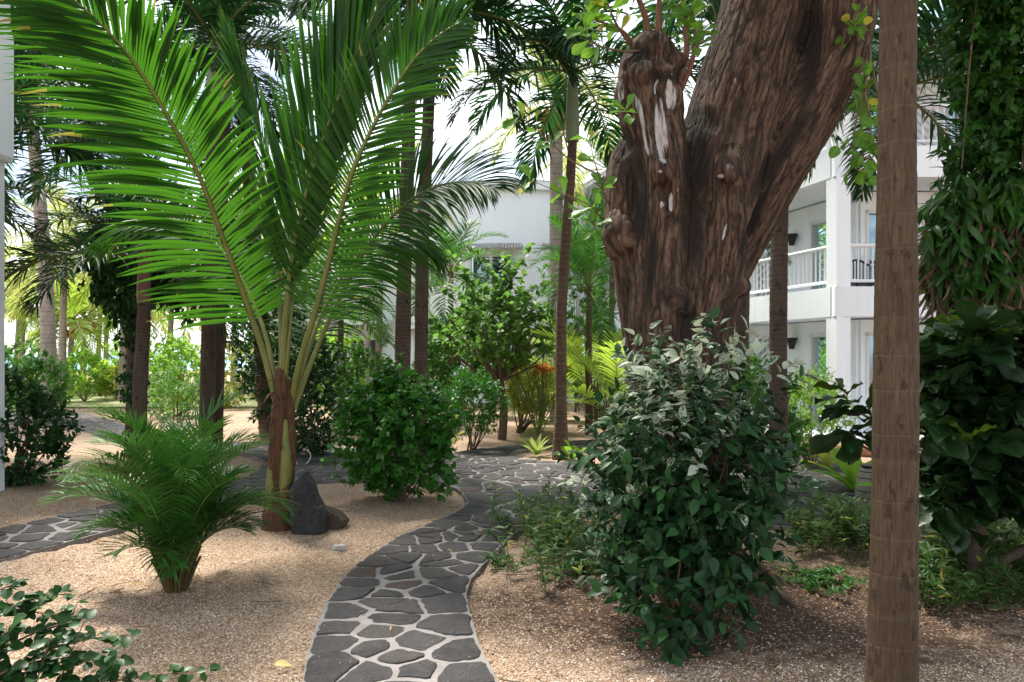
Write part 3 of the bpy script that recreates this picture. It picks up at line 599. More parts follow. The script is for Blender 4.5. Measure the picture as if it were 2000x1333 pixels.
# trunks & palms.  z(py,D)
Z = lambda py, D: CAMH + (HY - py) / FP * D
palm('close bare palm trunk with pale rings rising out of frame at the right', A(1738, 3.3), P(1790, -1500, 3.3), [.108, .088, .072, .06, .055], 'royal', 14, bark='bark_close', mid=P(1758, 0, 3.3), ring=.11, scale=.9, seed=3, amp=.012)
palm('palm with dark full crown high above the ivy mass at the left', A(262, 14.5), P(255, 230, 14.5), [.1, .09, .08], 'royal', 15, bark='bark_palm_dark', seed=41, scale=1.15)
palm('palm with dark fronds low over the bush at the left edge', A(-70, 11), P(-60, 360, 11), [.12, .1, .09], 'royal_small', 14, bark='bark_palm_dark', seed=42, scale=1.1)
palm('slim dark ringed palm trunk just right of the big fissured tree', A(1518, 8.2), P(1535, -150, 8.2), [.1, .095, .088, .085, .08], 'royal', 12, bark='bark_palm_dark', mid=P(1522, 560, 8.2), ring=.05, seed=4)
palm('slender palm with pale green crownshaft and dark crown in front of the white curved wall', A(1094, 12.3), P(1118, 275, 12.3), [.135, .09, .086, .082, .077, .074], 'royal', 13, bark='bark_palm', shaft='shaft', shaft_len=1.25, mid=P(1098, 600, 12.3), ring=.06, shaft_r=.09, seed=1, elev=[0, 1, 1, 2, 2, 3, 3, 3, 4, 4, 4, 5, 3], scale=1.0)
palm('left trunk of the tall palm pair rising behind the round hedge bush', A(780, 10.5), P(805, -30, 10.5), [.13, .112, .1, .09, .08], 'royal', 13, bark='bark_palm_dark', mid=P(790, 560, 10.5), ring=.06, seed=8, shaft='shaft')
palm('right trunk of the tall palm pair, thinner, with crown at the top edge', A(818, 11.3), P(840, 110, 11.3), [.11, .1, .095, .09, .085], 'royal', 14, bark='bark_palm_dark', mid=P(826, 500, 11.3), ring=.06, seed=2, shaft='shaft', shaft_len=.8, scale=1.1)
palm('short palm with red crownshaft and dark drooping fronds at the left behind the areca', A(268, 10.9), P(281, 590, 10.9), [.12, .1, .095, .085], 'royal_small', 12, bark='bark_palm_dark', shaft='redshaft', shaft_len=.75, shaft_r=.075, seed=5, elev=[0, 1, 2, 2, 3, 3, 2, 3, 4, 4, 1, 5], azs=[95, 200, 175, 150, 185, 330, 300, 20, 210, 250, 160, 60], scale=1.05)
palm('thick brown palm trunk left of the coconut palm, front one of two', A(402, 12.6), P(418, 180, 12.6), [.13, .115, .105, .09], 'royal', 12, bark='bark_palm_dark', seed=12, shaft='shaft')
palm('thick brown palm trunk close behind the front one, left of the coconut palm', A(420, 13.4), P(440, 200, 13.4), [.12, .11, .1, .09], 'royal', 10, bark='bark_palm_dark', seed=13, shaft='shaft')
palm('tall palm against the bright cloud at the top left with small dark crown', A(525, 15.5), P(468, 90, 15.5), [.18, .15, .13, .11], 'royal', 13, bark='bark_palm', seed=14, shaft='shaft', shaft_len=.5, scale=.85)
palm('leaning grey ringed coconut palm trunk at the far left behind the dark bush', A(97, 22), P(55, 170, 22), [.26, .2, .18, .17, .16], 'royal', 16, bark='bark_coco', mid=P(88, 520, 22), seed=15, scale=1.35, ring=.16)
palm('dark leafy palm crown hanging in at the left edge beside the white wall', A(-40, 13), P(-40, 190, 13), [.15, .13, .12], 'royal', 15, bark='bark_palm_dark', seed=16, scale=1.15)
palm('pale coconut palm with drooping straw coloured fronds behind the crownshaft palm', A(1090, 19), P(1085, 200, 19), [.2, .17, .15], 'coco_far', 18, bark='bark_coco', seed=17, fruit=True, scale=.8)
palm('dark palm between the big tree and the right building', A(1748, 9.6), P(1757, 170, 9.6), [.11, .1, .09], 'royal', 14, bark='bark_palm_dark', seed=18, scale=.9, elev=[1, 2, 2, 3, 3, 4, 4, 4, 5, 5])
palm('palm crown seen through the fork of the big tree', A(1400, 13), P(1400, 60, 13), [.14, .12, .1], 'royal', 14, bark='bark_palm', seed=19, scale=1.0)
palm('palm with fronds reaching out behind the right edge of the big trunk', A(1450, 11), P(1450, 470, 11), [.12, .1, .09], 'royal_small', 8, bark='bark_palm_dark', seed=20, scale=.42)
far = [(40, 33, 590, 'coco_far', 1, 'small coconut palm with orange fruit at the far left edge'), (135, 33, 625, 'coco_green', 1, 'small coconut palm with orange fruit beyond the lawn, left one of a close pair'),
       (160, 36, 620, 'coco_far', 1, 'small coconut palm with orange fruit beyond the lawn, right one of a close pair'), (238, 27, 520, 'coco_green', 0, 'pale straight coconut trunk at the edge of the lawn'),
       (330, 31, 560, 'coco_far', 0, 'straw green coconut palm beyond the lawn, left of the paired brown trunks'), (205, 40, 560, 'coco_far', 0, 'pale coconut palm far behind the lawn bushes'),
       (-30, 38, 520, 'coco_far', 0, 'straw coloured coconut palm at the far left beyond the wall'), (455, 38, 520, 'coco_green', 0, 'green coconut palm far behind the coconut petioles'), (90, 45, 540, 'coco_green', 0, 'green coconut palm standing against the sea'),
       (620, 34, 450, 'coco_far', 0, 'pale palm far behind the coconut palm on its right'), (737, 20, 520, 'mid', 0, 'thin trunked palm in front of the white building left of the palm pair'),
       (715, 27, 420, 'coco_green', 0, 'green palm close to the left end of the curved building')]
far += [(-80, 30, 540, 'coco_green', 0, 'green coconut palm partly hidden by the white wall at the left edge'), (30, 42, 610, 'coco_green', 0, 'low distant coconut palm between the left edge and the leaning grey trunk'),
       (190, 40, 610, 'coco_green', 0, 'distant coconut palm right of the leaning grey trunk'), (285, 42, 600, 'coco_far', 0, 'distant coconut palm seen behind the ivy trunk'), (395, 45, 560, 'coco_far', 0, 'distant coconut palm behind the paired brown trunks'),
       (120, 26, 500, 'coco_far', 0, 'pale coconut palm with crown right of the leaning grey trunk'), (500, 30, 420, 'coco_green', 0, 'green coconut palm hidden by the young coconut fronds'), (250, 36, 540, 'coco_green', 0, 'green coconut palm with high crown above the lawn'),
       (580, 44, 560, 'coco_green', 0, 'distant green palm behind the spear of the young coconut palm'), (1180, 36, 330, 'coco_far', 0, 'pale palm above the right end of the curved building')]
for i, (px, D, cyy, key, fr, lab) in enumerate(far):
    c = P(px + 6, cyy, D); palm(lab, A(px, D), c, [.15, .11, .1] if D > 22 else [.11, .08, .07], key, 15, bark='bark_coco', seed=30 + i, fruit=bool(fr), scale=.95, group='coconut palms beyond the garden' if D > 22 else None)
for i, (px, D, cyy, key, lab) in enumerate([(880, 18, 530, 'mid', 'small palm in front of the awning window'), (1150, 16, 560, 'mid', 'green palm between the crownshaft palm and the big trunk'), (1195, 19, 470, 'mid', 'taller green palm half hidden by the burl of the big trunk'), (665, 17, 600, 'mid', 'low palm with hanging fronds right of the coconut palm')]):
    palm(lab, A(px, D), P(px, cyy, D), [.09, .07, .06], key, 14, bark='bark_palm', seed=60 + i, scale=1.0)
areca_clump('bright yellow green areca palm clump left of the big trunk', A(1165, 17.5), 'palm_bright', 26, 2.9, 21, llen=.6, wid=.02, stemh=1.2, spread=.35, nl=24, seg=3)
areca_clump('bright feathery areca palm half behind the big trunk', A(1215, 14.5), 'palm_bright', 18, 2.5, 22, llen=.5, wid=.02, stemh=1.0, spread=.3, nl=24, seg=3)
areca_clump('low green palm tuft beyond the lawn', A(205, 30), 'palm_bright', 20, 2.2, 23, llen=.5, wid=.03, stemh=.3, spread=.3, nl=18, seg=3)

# ------------------------------------------------------------------ shrubs
def lump(d, seed, amp=.22):
    s = seed * 1.7; return 1 + amp * (np.sin(d[:, 0] * 4.1 + s) * np.cos(d[:, 1] * 3.7 + s * 2) + .6 * np.sin(d[:, 2] * 6.3 + d[:, 0] * 5 + s))
def twigleaves(mb, C, Dr, nper, tl, size, tp, mat=0, upb=.5, droop=0.0, nup=1.0, extra=None, spread=1.0):
    n = len(C); t = (np.arange(nper) + rng.random((n, nper))) / nper; pos = C[:, None] + Dr[:, None] * (t * tl)[..., None]
    side = rng.normal(size=(n, nper, 3)); side = nrm(side - Dr[:, None] * np.sum(side * Dr[:, None], -1, keepdims=True))
    d = nrm(side * spread + Dr[:, None] * (.35 + t[..., None] * .6) + UP * upb - UP * droop); nn = nrm(UP * nup + rng.normal(size=(n, nper, 3)) * .45 + Dr[:, None] * .35)
    sz = size * rng.uniform(.6, 1.15, (n, nper)); ex = None if extra is None else np.repeat(extra, nper) + rng.normal(0, .1, n * nper)
    mb.leaves(TPL[tp], pos.reshape(-1, 3), d.reshape(-1, 3), nn.reshape(-1, 3), sz.ravel(), mat, extra=ex)
def bush(label, base, c, rad, ntw, nper, size, tp, mat, stem='woody', seed=1, nst=9, name='shrub', cat='shrub', group=None, tl=.16, shell=.45, amp=.22, upb=.35, droop=0, nup=1.0, trunk=None, extraf=None, spread=1.0, stemr=.012, lobes=()):
    o = thing(name, (base[0], base[1], 0), label, cat, group); c = np.array(c, float); rad = np.array(rad, float)
    d = rnd_dirs(ntw); r = (shell + (1 - shell) * rng.random(ntw) ** .6) * lump(d, seed, amp); C = c + d * rad * r[:, None]; C[:, 2] = np.maximum(C[:, 2], .05 + .1 * rng.random(ntw))
    for lc_, lr_, ln_ in lobes:
        d2 = rnd_dirs(ln_); C = np.vstack([C, np.array(lc_) + d2 * np.array(lr_) * (.5 + .5 * rng.random((ln_, 1)))]); d = np.vstack([d, d2]); ntw += ln_
    C[:, 2] = np.maximum(C[:, 2], .05 + .1 * rng.random(ntw))
    Dr = nrm(d * .8 + UP * .45 + rng.normal(size=(ntw, 3)) * .3); mb = MB(); ex = extraf(C) if extraf else None
    twigleaves(mb, C, Dr, nper, tl, size, tp, 0, upb, droop, nup, ex, spread); f = mb.build('foliage' if name != 'tree' else 'crown', M[mat], o)
    mb = MB(); b = np.array((base[0], base[1], 0.)); sp = b + [0, 0, trunk[0]] if trunk else b
    if trunk: mb.tube(cr([b - [0, 0, .05], (b + sp) / 2 + [.02, 0, 0], sp], 10), np.linspace(trunk[1], trunk[1] * .75, 10), 10)
    for i in range(nst):
        e = C[rng.integers(ntw)]; m = sp * .45 + e * .55 + np.array((0, 0, -.08)) + rng.normal(0, .04, 3); m[2] = max(m[2], .05); q = sp + (0 if trunk else 1) * np.array((*rng.normal(0, .04, 2), -.03))
        mb.tube(cr([q, m, e], 9), np.linspace(stemr * rng.uniform(.8, 1.5) * (1.6 if trunk else 1), stemr * .3, 9), 6)
    mb.build('trunk' if trunk else 'stems', M[stem], o); return o
# variegated bush
def vx(C): return np.clip(.24 + np.maximum(C[:, 2] - 1.0, -.2) * .68 + rng.normal(0, .15, len(C)) + .3 * (rng.random(len(C)) > .93), 0, 1.2)
vb = A(1320, 4.55)
bush('big variegated shrub with cream and dark green leaves at the foot of the large tree', vb, (A(1338, 4.75)[0], 4.75, .98), (.54, .45, .58), 370, 8, .098, 'ovate', 'varieg', seed=3, lobes=[((A(1290, 4.85)[0], 4.85, 1.55), (.16, .15, .16), 12), ((A(1395, 4.8)[0], 4.8, 1.62), (.12, .12, .2), 10), ((A(1480, 4.9)[0], 4.9, 1.4), (.15, .12, .16), 12), ((A(1305, 4.5)[0], 4.5, .36), (.3, .26, .3), 110), ((A(1400, 4.7)[0], 4.7, .5), (.3, .28, .28), 70), ((A(1230, 4.8)[0], 4.8, .6), (.24, .25, .3), 50)], nst=20, amp=.24, shell=.35, extraf=vx, stemr=.011, tl=.24, upb=.1, droop=.25, nup=.9, spread=.9)
def upright_shoots():
    pass
bush('rounded dense hedge bush with glossy heart shaped leaves between the two gravel edges', A(778, 8.75), (A(778, 8.75)[0], 8.75, .76), (.56, .5, .66), 620, 9, .085, 'heart', 'bush', seed=5, nst=12, amp=.22, shell=.5, upb=.1, droop=.15)
bush('small dark green bush with thin stems behind the hedge bush', A(922, 13.3), (A(925, 13.3)[0], 13.3, .83), (.46, .45, .5), 560, 9, .066, 'small', 'bush', seed=6, nst=12, amp=.15)
bush('yellow green shrub with long leaves on bare branching stems right of the small dark bush', A(1015, 16.3), (A(1038, 16.3)[0], 16.3, .95), (.55, .5, .52), 220, 8, .15, 'lance', 'bush_yellow', seed=7, nst=16, amp=.15, stemr=.015)
# the small round-leaf tree
def roundleaf_tree():
    b = A(980, 15.0); o = thing('leafy_tree', b, 'small spreading tree with round light green leaves on long upright shoots', 'tree')
    mb = MB(); sp = P(978, 745, 15.0); mb.tube(cr([np.array(b) - [0, 0, .05], P(984, 800, 15), sp], 10), np.linspace(.09, .065, 10), 10); ends = []
    for i in range(26):
        a = rng.uniform(0, 6.28); r = rng.uniform(.5, 1.15); e = sp + np.array((math.cos(a) * r, math.sin(a) * r * .8, rng.uniform(.55, 1.3))); m = sp * .5 + e * .5 + np.array((0, 0, -.12)); mb.tube(cr([sp, m, e], 9), np.linspace(.035, .009, 9), 6); ends.append(e)
    sh = []
    for (px, py, dy) in ((1035, 480, 0), (1000, 520, .2), (880, 500, -.2), (860, 560, 0), (915, 480, .3), (1060, 560, -.3), (960, 540, 0), (1020, 540, .3), (930, 560, -.3), (845, 620, 0), (985, 500, -.1), (1075, 610, 0), (905, 530, .1)):
        e = P(px, py, 15 + dy); s0 = ends[rng.integers(len(ends))]; m = (s0 * .5 + e * .5) + np.array((0, 0, .05)); q = cr([s0, m, e], 24); mb.tube(q, np.linspace(.014, .004, 24), 5); sh.append(q)
    mb.build('trunk', M['woody'], o); mb = MB()
    for q in sh:
        T = nrm(np.gradient(q, axis=0)); k = np.repeat(np.arange(2, 24), 3); side = rnd_dirs(len(k)); mb.leaves(TPL['round'], q[k] + side * .03, nrm(side * 1 + T[k] * .3 + UP * .1), nrm(UP + rng.normal(size=(len(k), 3)) * .35), rng.uniform(.1, .15, len(k)))
    n = 230; d = rnd_dirs(n); C = P(978, 655, 15.0) + d * np.array((1.15, .95, .55)) * (.4 + .6 * rng.random(n) ** .6)[:, None] * lump(d, 4, .15)[:, None]; twigleaves(mb, C, nrm(d + UP * .5), 7, .25, .12, 'round', 0, .2)
    mb.build('crown', M['bush_light'] , o)
roundleaf_tree()
BZ = [  # label, px, D, centre z, radii, twigs, nper, leaf size, template, material
 ('dark glossy bush at the left edge beside the white wall', 30, 9.9, .6, (.58, .55, .7), 400, 8, .1, 'ovate', 'bush_dark'),
 ('bright green clipped bush below the ground floor doors of the right building', 1590, 11.5, .82, (.42, .42, .56), 420, 8, .07, 'small', 'bush_bright'),
 ('loose bright shrub between the big trunk and the slim dark palm trunk', 1470, 9.0, .75, (.5, .5, .7), 150, 7, .13, 'obov', 'bush_mid'),
 ('dark drooping leafy bush behind the coconut palm base', 610, 12.6, .95, (.45, .5, .95), 420, 8, .1, 'ovate', 'bush_dark'),
 ('light green bush beyond the left lawn, rounded', 163, 27, .95, (.75, .7, .75), 300, 8, .15, 'small', 'bush_bright'),
 ('olive bush beyond the lawn, near the pale straight trunk', 228, 28, .6, (.7, .6, .5), 200, 8, .15, 'small', 'bush_yellow'),
 ('light shrub beyond the gravel, right of the red crownshaft palm', 340, 16, .75, (.75, .7, .6), 300, 8, .1, 'lance', 'bush_mid'),
 ('dark low bush at the foot of the leaning grey coconut trunk', 75, 19, .8, (.7, .6, .7), 260, 8, .14, 'ovate', 'bush_mid'),
 ('leafy green bush behind the palm pair on the left', 705, 16.5, 1.0, (.7, .6, .8), 320, 8, .11, 'ovate', 'bush_mid'),
 ('light green shrub behind the hedge bush on its left shoulder', 655, 20, 1.3, (.9, .8, 1.1), 320, 8, .14, 'ovate', 'bush_bright'),
 ('dark conical shrub between the palm pair and the small tree', 848, 17, 1.3, (.38, .4, .95), 260, 8, .1, 'small', 'bush'),
 ('tall leafy bush in front of the curved building below the awning window', 900, 21, 1.6, (.9, .8, 1.3), 340, 8, .16, 'round', 'bush_mid'),
 ('broad green bush right of the small spreading tree', 1060, 19.5, 1.2, (.9, .7, 1.0), 320, 8, .14, 'ovate', 'bush_mid'),
 ('tall creeper covered shrub beside the curved wall on its right', 1125, 22, 3.2, (.9, .8, 2.6), 520, 8, .16, 'ovate', 'bush_mid'),
 ('yellowish bush beyond the lawn behind the areca fronds', 440, 24, 1.0, (1.1, .8, 1.0), 300, 8, .15, 'small', 'bush_yellow'),
 ('green bush left of the paired brown trunks', 350, 21, 1.1, (.8, .8, 1.0), 300, 8, .14, 'ovate', 'bush_bright'),
 ('shady shrub filling the gap behind the coconut petioles', 545, 15.5, 1.5, (.8, .7, 1.5), 480, 8, .12, 'ovate', 'bush_dark'),
 ('bush beyond the lawn at the far left edge', 20, 27, 1.0, (1.4, 1, .95), 300, 8, .17, 'ovate', 'bush_mid'),
 ('bright bush beyond the lawn between the pale trunk and the dark trunk', 290, 30, 1.2, (1.4, 1, 1.1), 320, 8, .18, 'small', 'bush_bright'),
 ('low bush with bright leaves beside the far gravel kerb', 1240, 19, 1.0, (1.0, .8, 1.0), 300, 8, .14, 'ovate', 'bush_bright'),
 ('dark shrub behind the big trunk in front of the building end', 1430, 13.5, .9, (.6, .6, .9), 300, 8, .12, 'ovate', 'bush_mid'),
 ('low yellow green shrub right of the hedge bush by the path', 860, 12.2, .4, (.25, .25, .3), 50, 6, .12, 'lance', 'bush_yellow'),
]
for i, (lab, px, D, cz, rad, ntw, nper, size, tp, mat) in enumerate(BZ):
    b = A(px, D); bush(lab, b, (b[0], b[1], cz), rad, ntw, nper, size, tp, mat, seed=20 + i, nst=10, amp=.2, stemr=.014)
for i, (px, D) in enumerate([(600, 30), (540, 34)]):
    b = A(px, D); bush(['tall sunlit tree behind the coconut palm, the nearer of two', 'tall sunlit tree behind the coconut palm, the left one of two', 'tall sunlit tree left of the curved building'][i], b, (b[0], b[1], 3.6 + i * .4), (2.6, 2, 2.4), 520, 8, .26, 'ovate', 'bush_mid', seed=70 + i, nst=18, trunk=(1.8, .16), name='leafy_tree', cat='tree', amp=.25)
# ivy covered trunks at the left
def ivy_tree():
    b = A(256, 12.6); o = thing('ivy_covered_tree', b, 'dark trunk draped in a mass of hanging ivy behind the red crownshaft palm', 'tree')
    mb = MB(); add_trunk(mb, [np.array(b) - [0, 0, .05], P(262, 600, 12.6), P(270, 380, 12.6)], [.11, .095, .09], .08); mb.build('trunk', M['bark_palm_dark'], o)
    mb = MB(); n = 700; d = rnd_dirs(n); C = P(255, 500, 12.6) + d * np.array((.62, .5, .85)) * (.5 + .5 * rng.random(n) ** .5)[:, None] * lump(d, 9, .25)[:, None]
    twigleaves(mb, C, nrm(d * .6 - UP * .6), 7, .2, .1, 'heart', 0, -.2, .4)
    n = 120; C = np.column_stack([P(0, 0, 12.6)[0] * 0 + A(262, 12.6)[0] + rng.normal(0, .09, n), 12.5 + rng.normal(0, .1, n), rng.uniform(.9, 2.4, n)]); twigleaves(mb, C, nrm(rnd_dirs(n) - UP), 5, .12, .08, 'heart', 0, -.2, .3)
    mb.build('ivy', M['bush_dark'], o)
    b = A(404, 13.8); o = thing('ivy_covered_tree', b, 'broad dark ivy mass hanging behind the paired brown palm trunks', 'tree')
    mb = MB(); add_trunk(mb, [np.array(b) - [0, 0, .05], P(400, 560, 13.8), P(405, 350, 13.8)], [.07, .06, .05], .08); mb.build('trunk', M['bark_palm_dark'], o)
    mb = MB(); n = 900; d = rnd_dirs(n); C = P(385, 490, 13.8) + d * np.array((.95, .6, .95)) * (.45 + .55 * rng.random(n) ** .5)[:, None] * lump(d, 5, .25)[:, None]
    twigleaves(mb, C, nrm(d * .6 - UP * .6), 7, .22, .12, 'ovate', 0, -.2, .4); mb.build('ivy', M['bush_dark'], o)
ivy_tree()

# ------------------------------------------------------------------ the big tree
def big_tree():
    D0 = 5.6; b = A(1325, D0); o = thing('large_tree', (b[0], b[1], 0), 'massive old tree with fissured brown bark, burls, white scars and a forked trunk', 'tree')
    mb = MB(); S = D0 / FP; SP = []
    def limb(l, nr=26, k=20):
        pts = cr([np.append(P(a, c, d), 0)[:3] for a, c, d, r in l], k); r = np.interp(np.linspace(0, 1, k), np.linspace(0, 1, len(l)), [q[3] * S for q in l]); mb.tube(pts, r, nr); SP.append((cr(pts, 90), np.interp(np.linspace(0, 1, 90), np.linspace(0, 1, k), r)))
    limb([(1330, 1230, 5.62, 175), (1325, 1160, 5.62, 135), (1322, 1050, 5.62, 108), (1322, 900, 5.6, 100), (1324, 750, 5.6, 96), (1328, 620, 5.6, 100), (1338, 520, 5.62, 112), (1350, 420, 5.65, 112), (1370, 330, 5.7, 90)])
    limb([(1340, 620, 5.6, 85), (1368, 480, 5.6, 95), (1400, 360, 5.6, 105), (1432, 250, 5.62, 98), (1458, 150, 5.65, 92), (1490, 50, 5.68, 88), (1512, -60, 5.7, 84), (1540, -200, 5.6, 78), (1600, -420, 5.4, 60), (1680, -640, 5.2, 40)])
    limb([(1350, 700, 5.55, 50), (1400, 560, 5.55, 50), (1450, 450, 5.55, 58), (1500, 350, 5.52, 58), (1555, 260, 5.5, 60), (1600, 180, 5.48, 62), (1635, 90, 5.46, 60), (1650, 0, 5.45, 58), (1670, -120, 5.4, 54), (1760, -350, 5.2, 45), (1900, -560, 4.9, 32)])
    limb([(1290, 700, 5.5, 62), (1290, 560, 5.42, 62), (1292, 440, 5.4, 58), (1290, 340, 5.4, 56), (1277, 260, 5.4, 58), (1270, 190, 5.4, 62), (1272, 130, 5.42, 58), (1280, 92, 5.44, 44), (1282, 72, 5.45, 26)])
    limb([(1265, 680, 5.55, 45), (1242, 540, 5.5, 42), (1228, 440, 5.52, 42), (1226, 350, 5.55, 40), (1232, 290, 5.6, 32), (1238, 262, 5.6, 14)])
    limb([(1380, 640, 5.45, 45), (1412, 500, 5.35, 46), (1424, 400, 5.3, 42), (1424, 330, 5.28, 36), (1428, 290, 5.32, 20)])
    for (x, y, d, r, sx) in ((1213, 460, 5.38, 36, 1), (1203, 485, 5.42, 22, 1), (1207, 435, 5.42, 22, 1), (1291, 335, 5.13, 27, 1), (1421, 328, 5.06, 25, 1), (1255, 140, 5.2, 26, 1), (1300, 150, 5.18, 24, 1), (1225, 155, 5.3, 20, 1), (1275, 95, 5.25, 24, 1), (1330, 120, 5.35, 16, 1.4), (1310, 190, 5.24, 22, 1.6), (1216, 182, 5.3, 18, 1.6), (1655, 125, 5.33, 26, 1), (1690, 45, 5.4, 20, 1), (1445, 560, 5.3, 18, 1), (1235, 130, 5.3, 22, 1), (1300, 110, 5.3, 20, 1), (1340, 590, 5.2, 16, 2)):
        c = P(x, y, d); t = np.linspace(0, np.pi, 10); mb.tube(np.stack([np.full(10, c[0]), np.full(10, c[1]), c[2] - r * S * sx * np.cos(t)], 1), np.maximum(r * S * np.sin(t), .002), 14, cap=False)
    for a, L_, r in ((3.5, .9, .16), (4.3, .75, .15), (5.6, .9, .14), (2.6, .8, .14), (6.1, .85, .13), (1.2, .8, .15), (.4, .9, .14)):   # root flare
        c = np.array((b[0], b[1], 0)); dv = np.array((math.cos(a), math.sin(a), 0)); mb.tube(cr([c + dv * .2 + [0, 0, .5], c + dv * .38 + [0, 0, .22], c + dv * L_ * .75 + [0, 0, .05], c + dv * L_ + [0, 0, -.06]], 12), np.linspace(r, .05, 12), 12)
    tmp = mb.build('tmp', M['bigbark'])
    md = tmp.modifiers.new('r', 'REMESH'); md.mode = 'VOXEL'; md.voxel_size = .0105; md.use_smooth_shade = True
    sm = tmp.modifiers.new('s', 'SMOOTH'); sm.factor = .5; sm.iterations = 9
    dg = bpy.context.evaluated_depsgraph_get(); me = bpy.data.meshes.new_from_object(tmp.evaluated_get(dg)); bpy.data.objects.remove(tmp)
    n = len(me.vertices); V = np.zeros(n * 3, np.float32); me.vertices.foreach_get('co', V); V = V.reshape(-1, 3).astype(float); N = np.zeros(n * 3, np.float32); me.vertices.foreach_get('normal', N); N = N.reshape(-1, 3)
    # centre-line following bark coordinates
    z = V[:, 2]; ax = np.interp(z, [0, 1.5, 2.4, 3.3, 4.3, 6], [0, 0, .08, .38, .68, 1.0]); 
    lines = [([(1322, 900), (1322, 750), (1330, 620), (1335, 500)], 1.0), ([(1345, 620), (1400, 360), (1458, 150), (1512, -60), (1540, -200)], 1.0), ([(1365, 700), (1450, 450), (1555, 260), (1635, 90), (1670, -120)], 1.0), ([(1290, 700), (1292, 440), (1277, 260), (1280, 92)], 1.0)]
    off = np.zeros(n); wt = np.zeros(n) + 1e-9; b0 = [1322, 1345, 1365, 1290]
    for (l, _), x0 in zip(lines, b0):
        zz = [P(0, q[1], D0)[2] for q in l]; xx = [P(q[0], 0, D0)[0] for q in l]; cx = np.interp(z, zz, xx); dx = V[:, 0] - cx; w_ = np.exp(-(dx / .17)**2) + 1e-5; off += w_ * cx; wt += w_
    bc = np.zeros((n, 3)); best = np.full(n, 1e9)
    for li, (sp, sr) in enumerate(SP):
        T = nrm(np.gradient(sp, axis=0)); arcs = np.concatenate([[0], np.cumsum(np.linalg.norm(np.diff(sp, axis=0), axis=1))]); R0 = float(np.mean(sr))
        for i0 in range(0, n, 20000):
            v = V[i0:i0 + 20000]; d2 = np.linalg.norm(v[:, None] - sp[None], axis=2) - sr[None]; kk = d2.argmin(1); dm_ = d2[np.arange(len(v)), kk] + (.02 if li == 0 else 0); ok = dm_ < best[i0:i0 + 20000]
            o_ = v - sp[kk]; t_ = T[kk]; al = np.sum(o_ * t_, 1); o_ = o_ - t_ * al[:, None]; X_ = nrm(np.array((1., 0, 0)) - t_ * t_[:, :1]); Y_ = np.cross(t_, X_); th = np.arctan2(np.sum(o_ * Y_, 1), np.sum(o_ * X_, 1))
            q_ = np.column_stack([R0 * np.cos(th), R0 * np.sin(th) + li * 3, arcs[kk] + al + li * 1.7]); bc[i0:i0 + 20000][ok] = q_[ok]; best[i0:i0 + 20000][ok] = dm_[ok]
    disp = np.zeros(n); cav = np.zeros(n)
    for i in range(n):
        q = bc[i]; wv = .012 * mnoise.noise((q[0] * 3, q[1] * 3, q[2] * 5)) + .008 * mnoise.noise((q[0] * 9, 0, q[2] * 17)); a = mnoise.noise(((q[0] + wv) * 21, (q[1] + wv) * 21, q[2] * 2.1)); c = mnoise.noise(((q[0] + wv) * 42 + 5, (q[1] - wv) * 42, q[2] * 5.0)); e = mnoise.noise((V[i, 0] * 3.5, V[i, 1] * 3.5, V[i, 2] * 2.2 + 9))
        disp[i] = -.0065 * max(0, 1 - abs(a) * 6) - .0042 * max(0, 1 - abs(c) * 4.5) + .03 * e; cav[i] = max(max(0, 1 - abs(a) * 5), .75 * max(0, 1 - abs(c) * 4))
    # painted / peeled patches located on the camera side of the trunk
    px = 1000 + V[:, 0] / V[:, 1] * FP; py = HY - (V[:, 2] - CAMH) / V[:, 1] * FP; wm = np.zeros(n)
    for (x, y, rx, ry, tilt) in ((1292, 262, 15, 62, .06), (1288, 215, 9, 30, 0), (1253, 225, 9, 46, .32), (1264, 275, 9, 35, .2), (1311, 188, 12, 32, 0), (1212, 176, 9, 30, .0), (1425, 327, 8, 9, 0), (1409, 343, 7, 4, 0), (1262, 287, 8, 10, 0), (1281, 172, 6, 16, 0), (1311, 395, 5, 20, 0), (1293, 400, 5, 8, 0), (1416, 452, 4, 20, -.3), (1437, 160, 4, 8, 0), (1290, 335, 5, 4, 0), (1420, 560, 9, 25, 0)):
        dx = (px - x) - tilt * (py - y); e = (dx / rx)**2 + ((py - y) / ry)**2; wm = np.maximum(wm, np.clip(1.6 - 1.1 * e, 0, 1) * (N[:, 1] < .2) * (.55 if rx * ry > 200 and ry < 26 and x > 1400 else 1))
    dm = np.zeros(n)  # crevice shade between the limbs, painted dark as well as pressed in
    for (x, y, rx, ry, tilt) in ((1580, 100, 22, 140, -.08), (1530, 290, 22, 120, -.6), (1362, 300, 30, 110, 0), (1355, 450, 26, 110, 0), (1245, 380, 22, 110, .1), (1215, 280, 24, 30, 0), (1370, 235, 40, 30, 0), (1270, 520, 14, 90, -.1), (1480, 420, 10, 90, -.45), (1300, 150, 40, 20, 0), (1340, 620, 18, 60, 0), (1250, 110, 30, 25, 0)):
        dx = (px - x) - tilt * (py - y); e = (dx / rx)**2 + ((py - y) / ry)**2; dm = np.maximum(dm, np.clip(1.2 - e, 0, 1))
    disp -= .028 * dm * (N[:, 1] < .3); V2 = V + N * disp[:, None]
    me.vertices.foreach_set('co', V2.astype(np.float32).ravel())
    me.attributes.new('barkco', 'FLOAT_VECTOR', 'POINT').data.foreach_set('vector', bc.astype(np.float32).ravel())
    me.attributes.new('cav', 'FLOAT', 'POINT').data.foreach_set('value', cav.astype(np.float32))
    me.attributes.new('whitemask', 'FLOAT', 'POINT').data.foreach_set('value', wm.astype(np.float32)); me.attributes.new('shademask', 'FLOAT', 'POINT').data.foreach_set('value', dm.astype(np.float32))
    me.vertices.foreach_set('co', (V2 - np.array((b[0], b[1], 0))).astype(np.float32).ravel()); me.update()
    for p in me.polygons: p.use_smooth = True
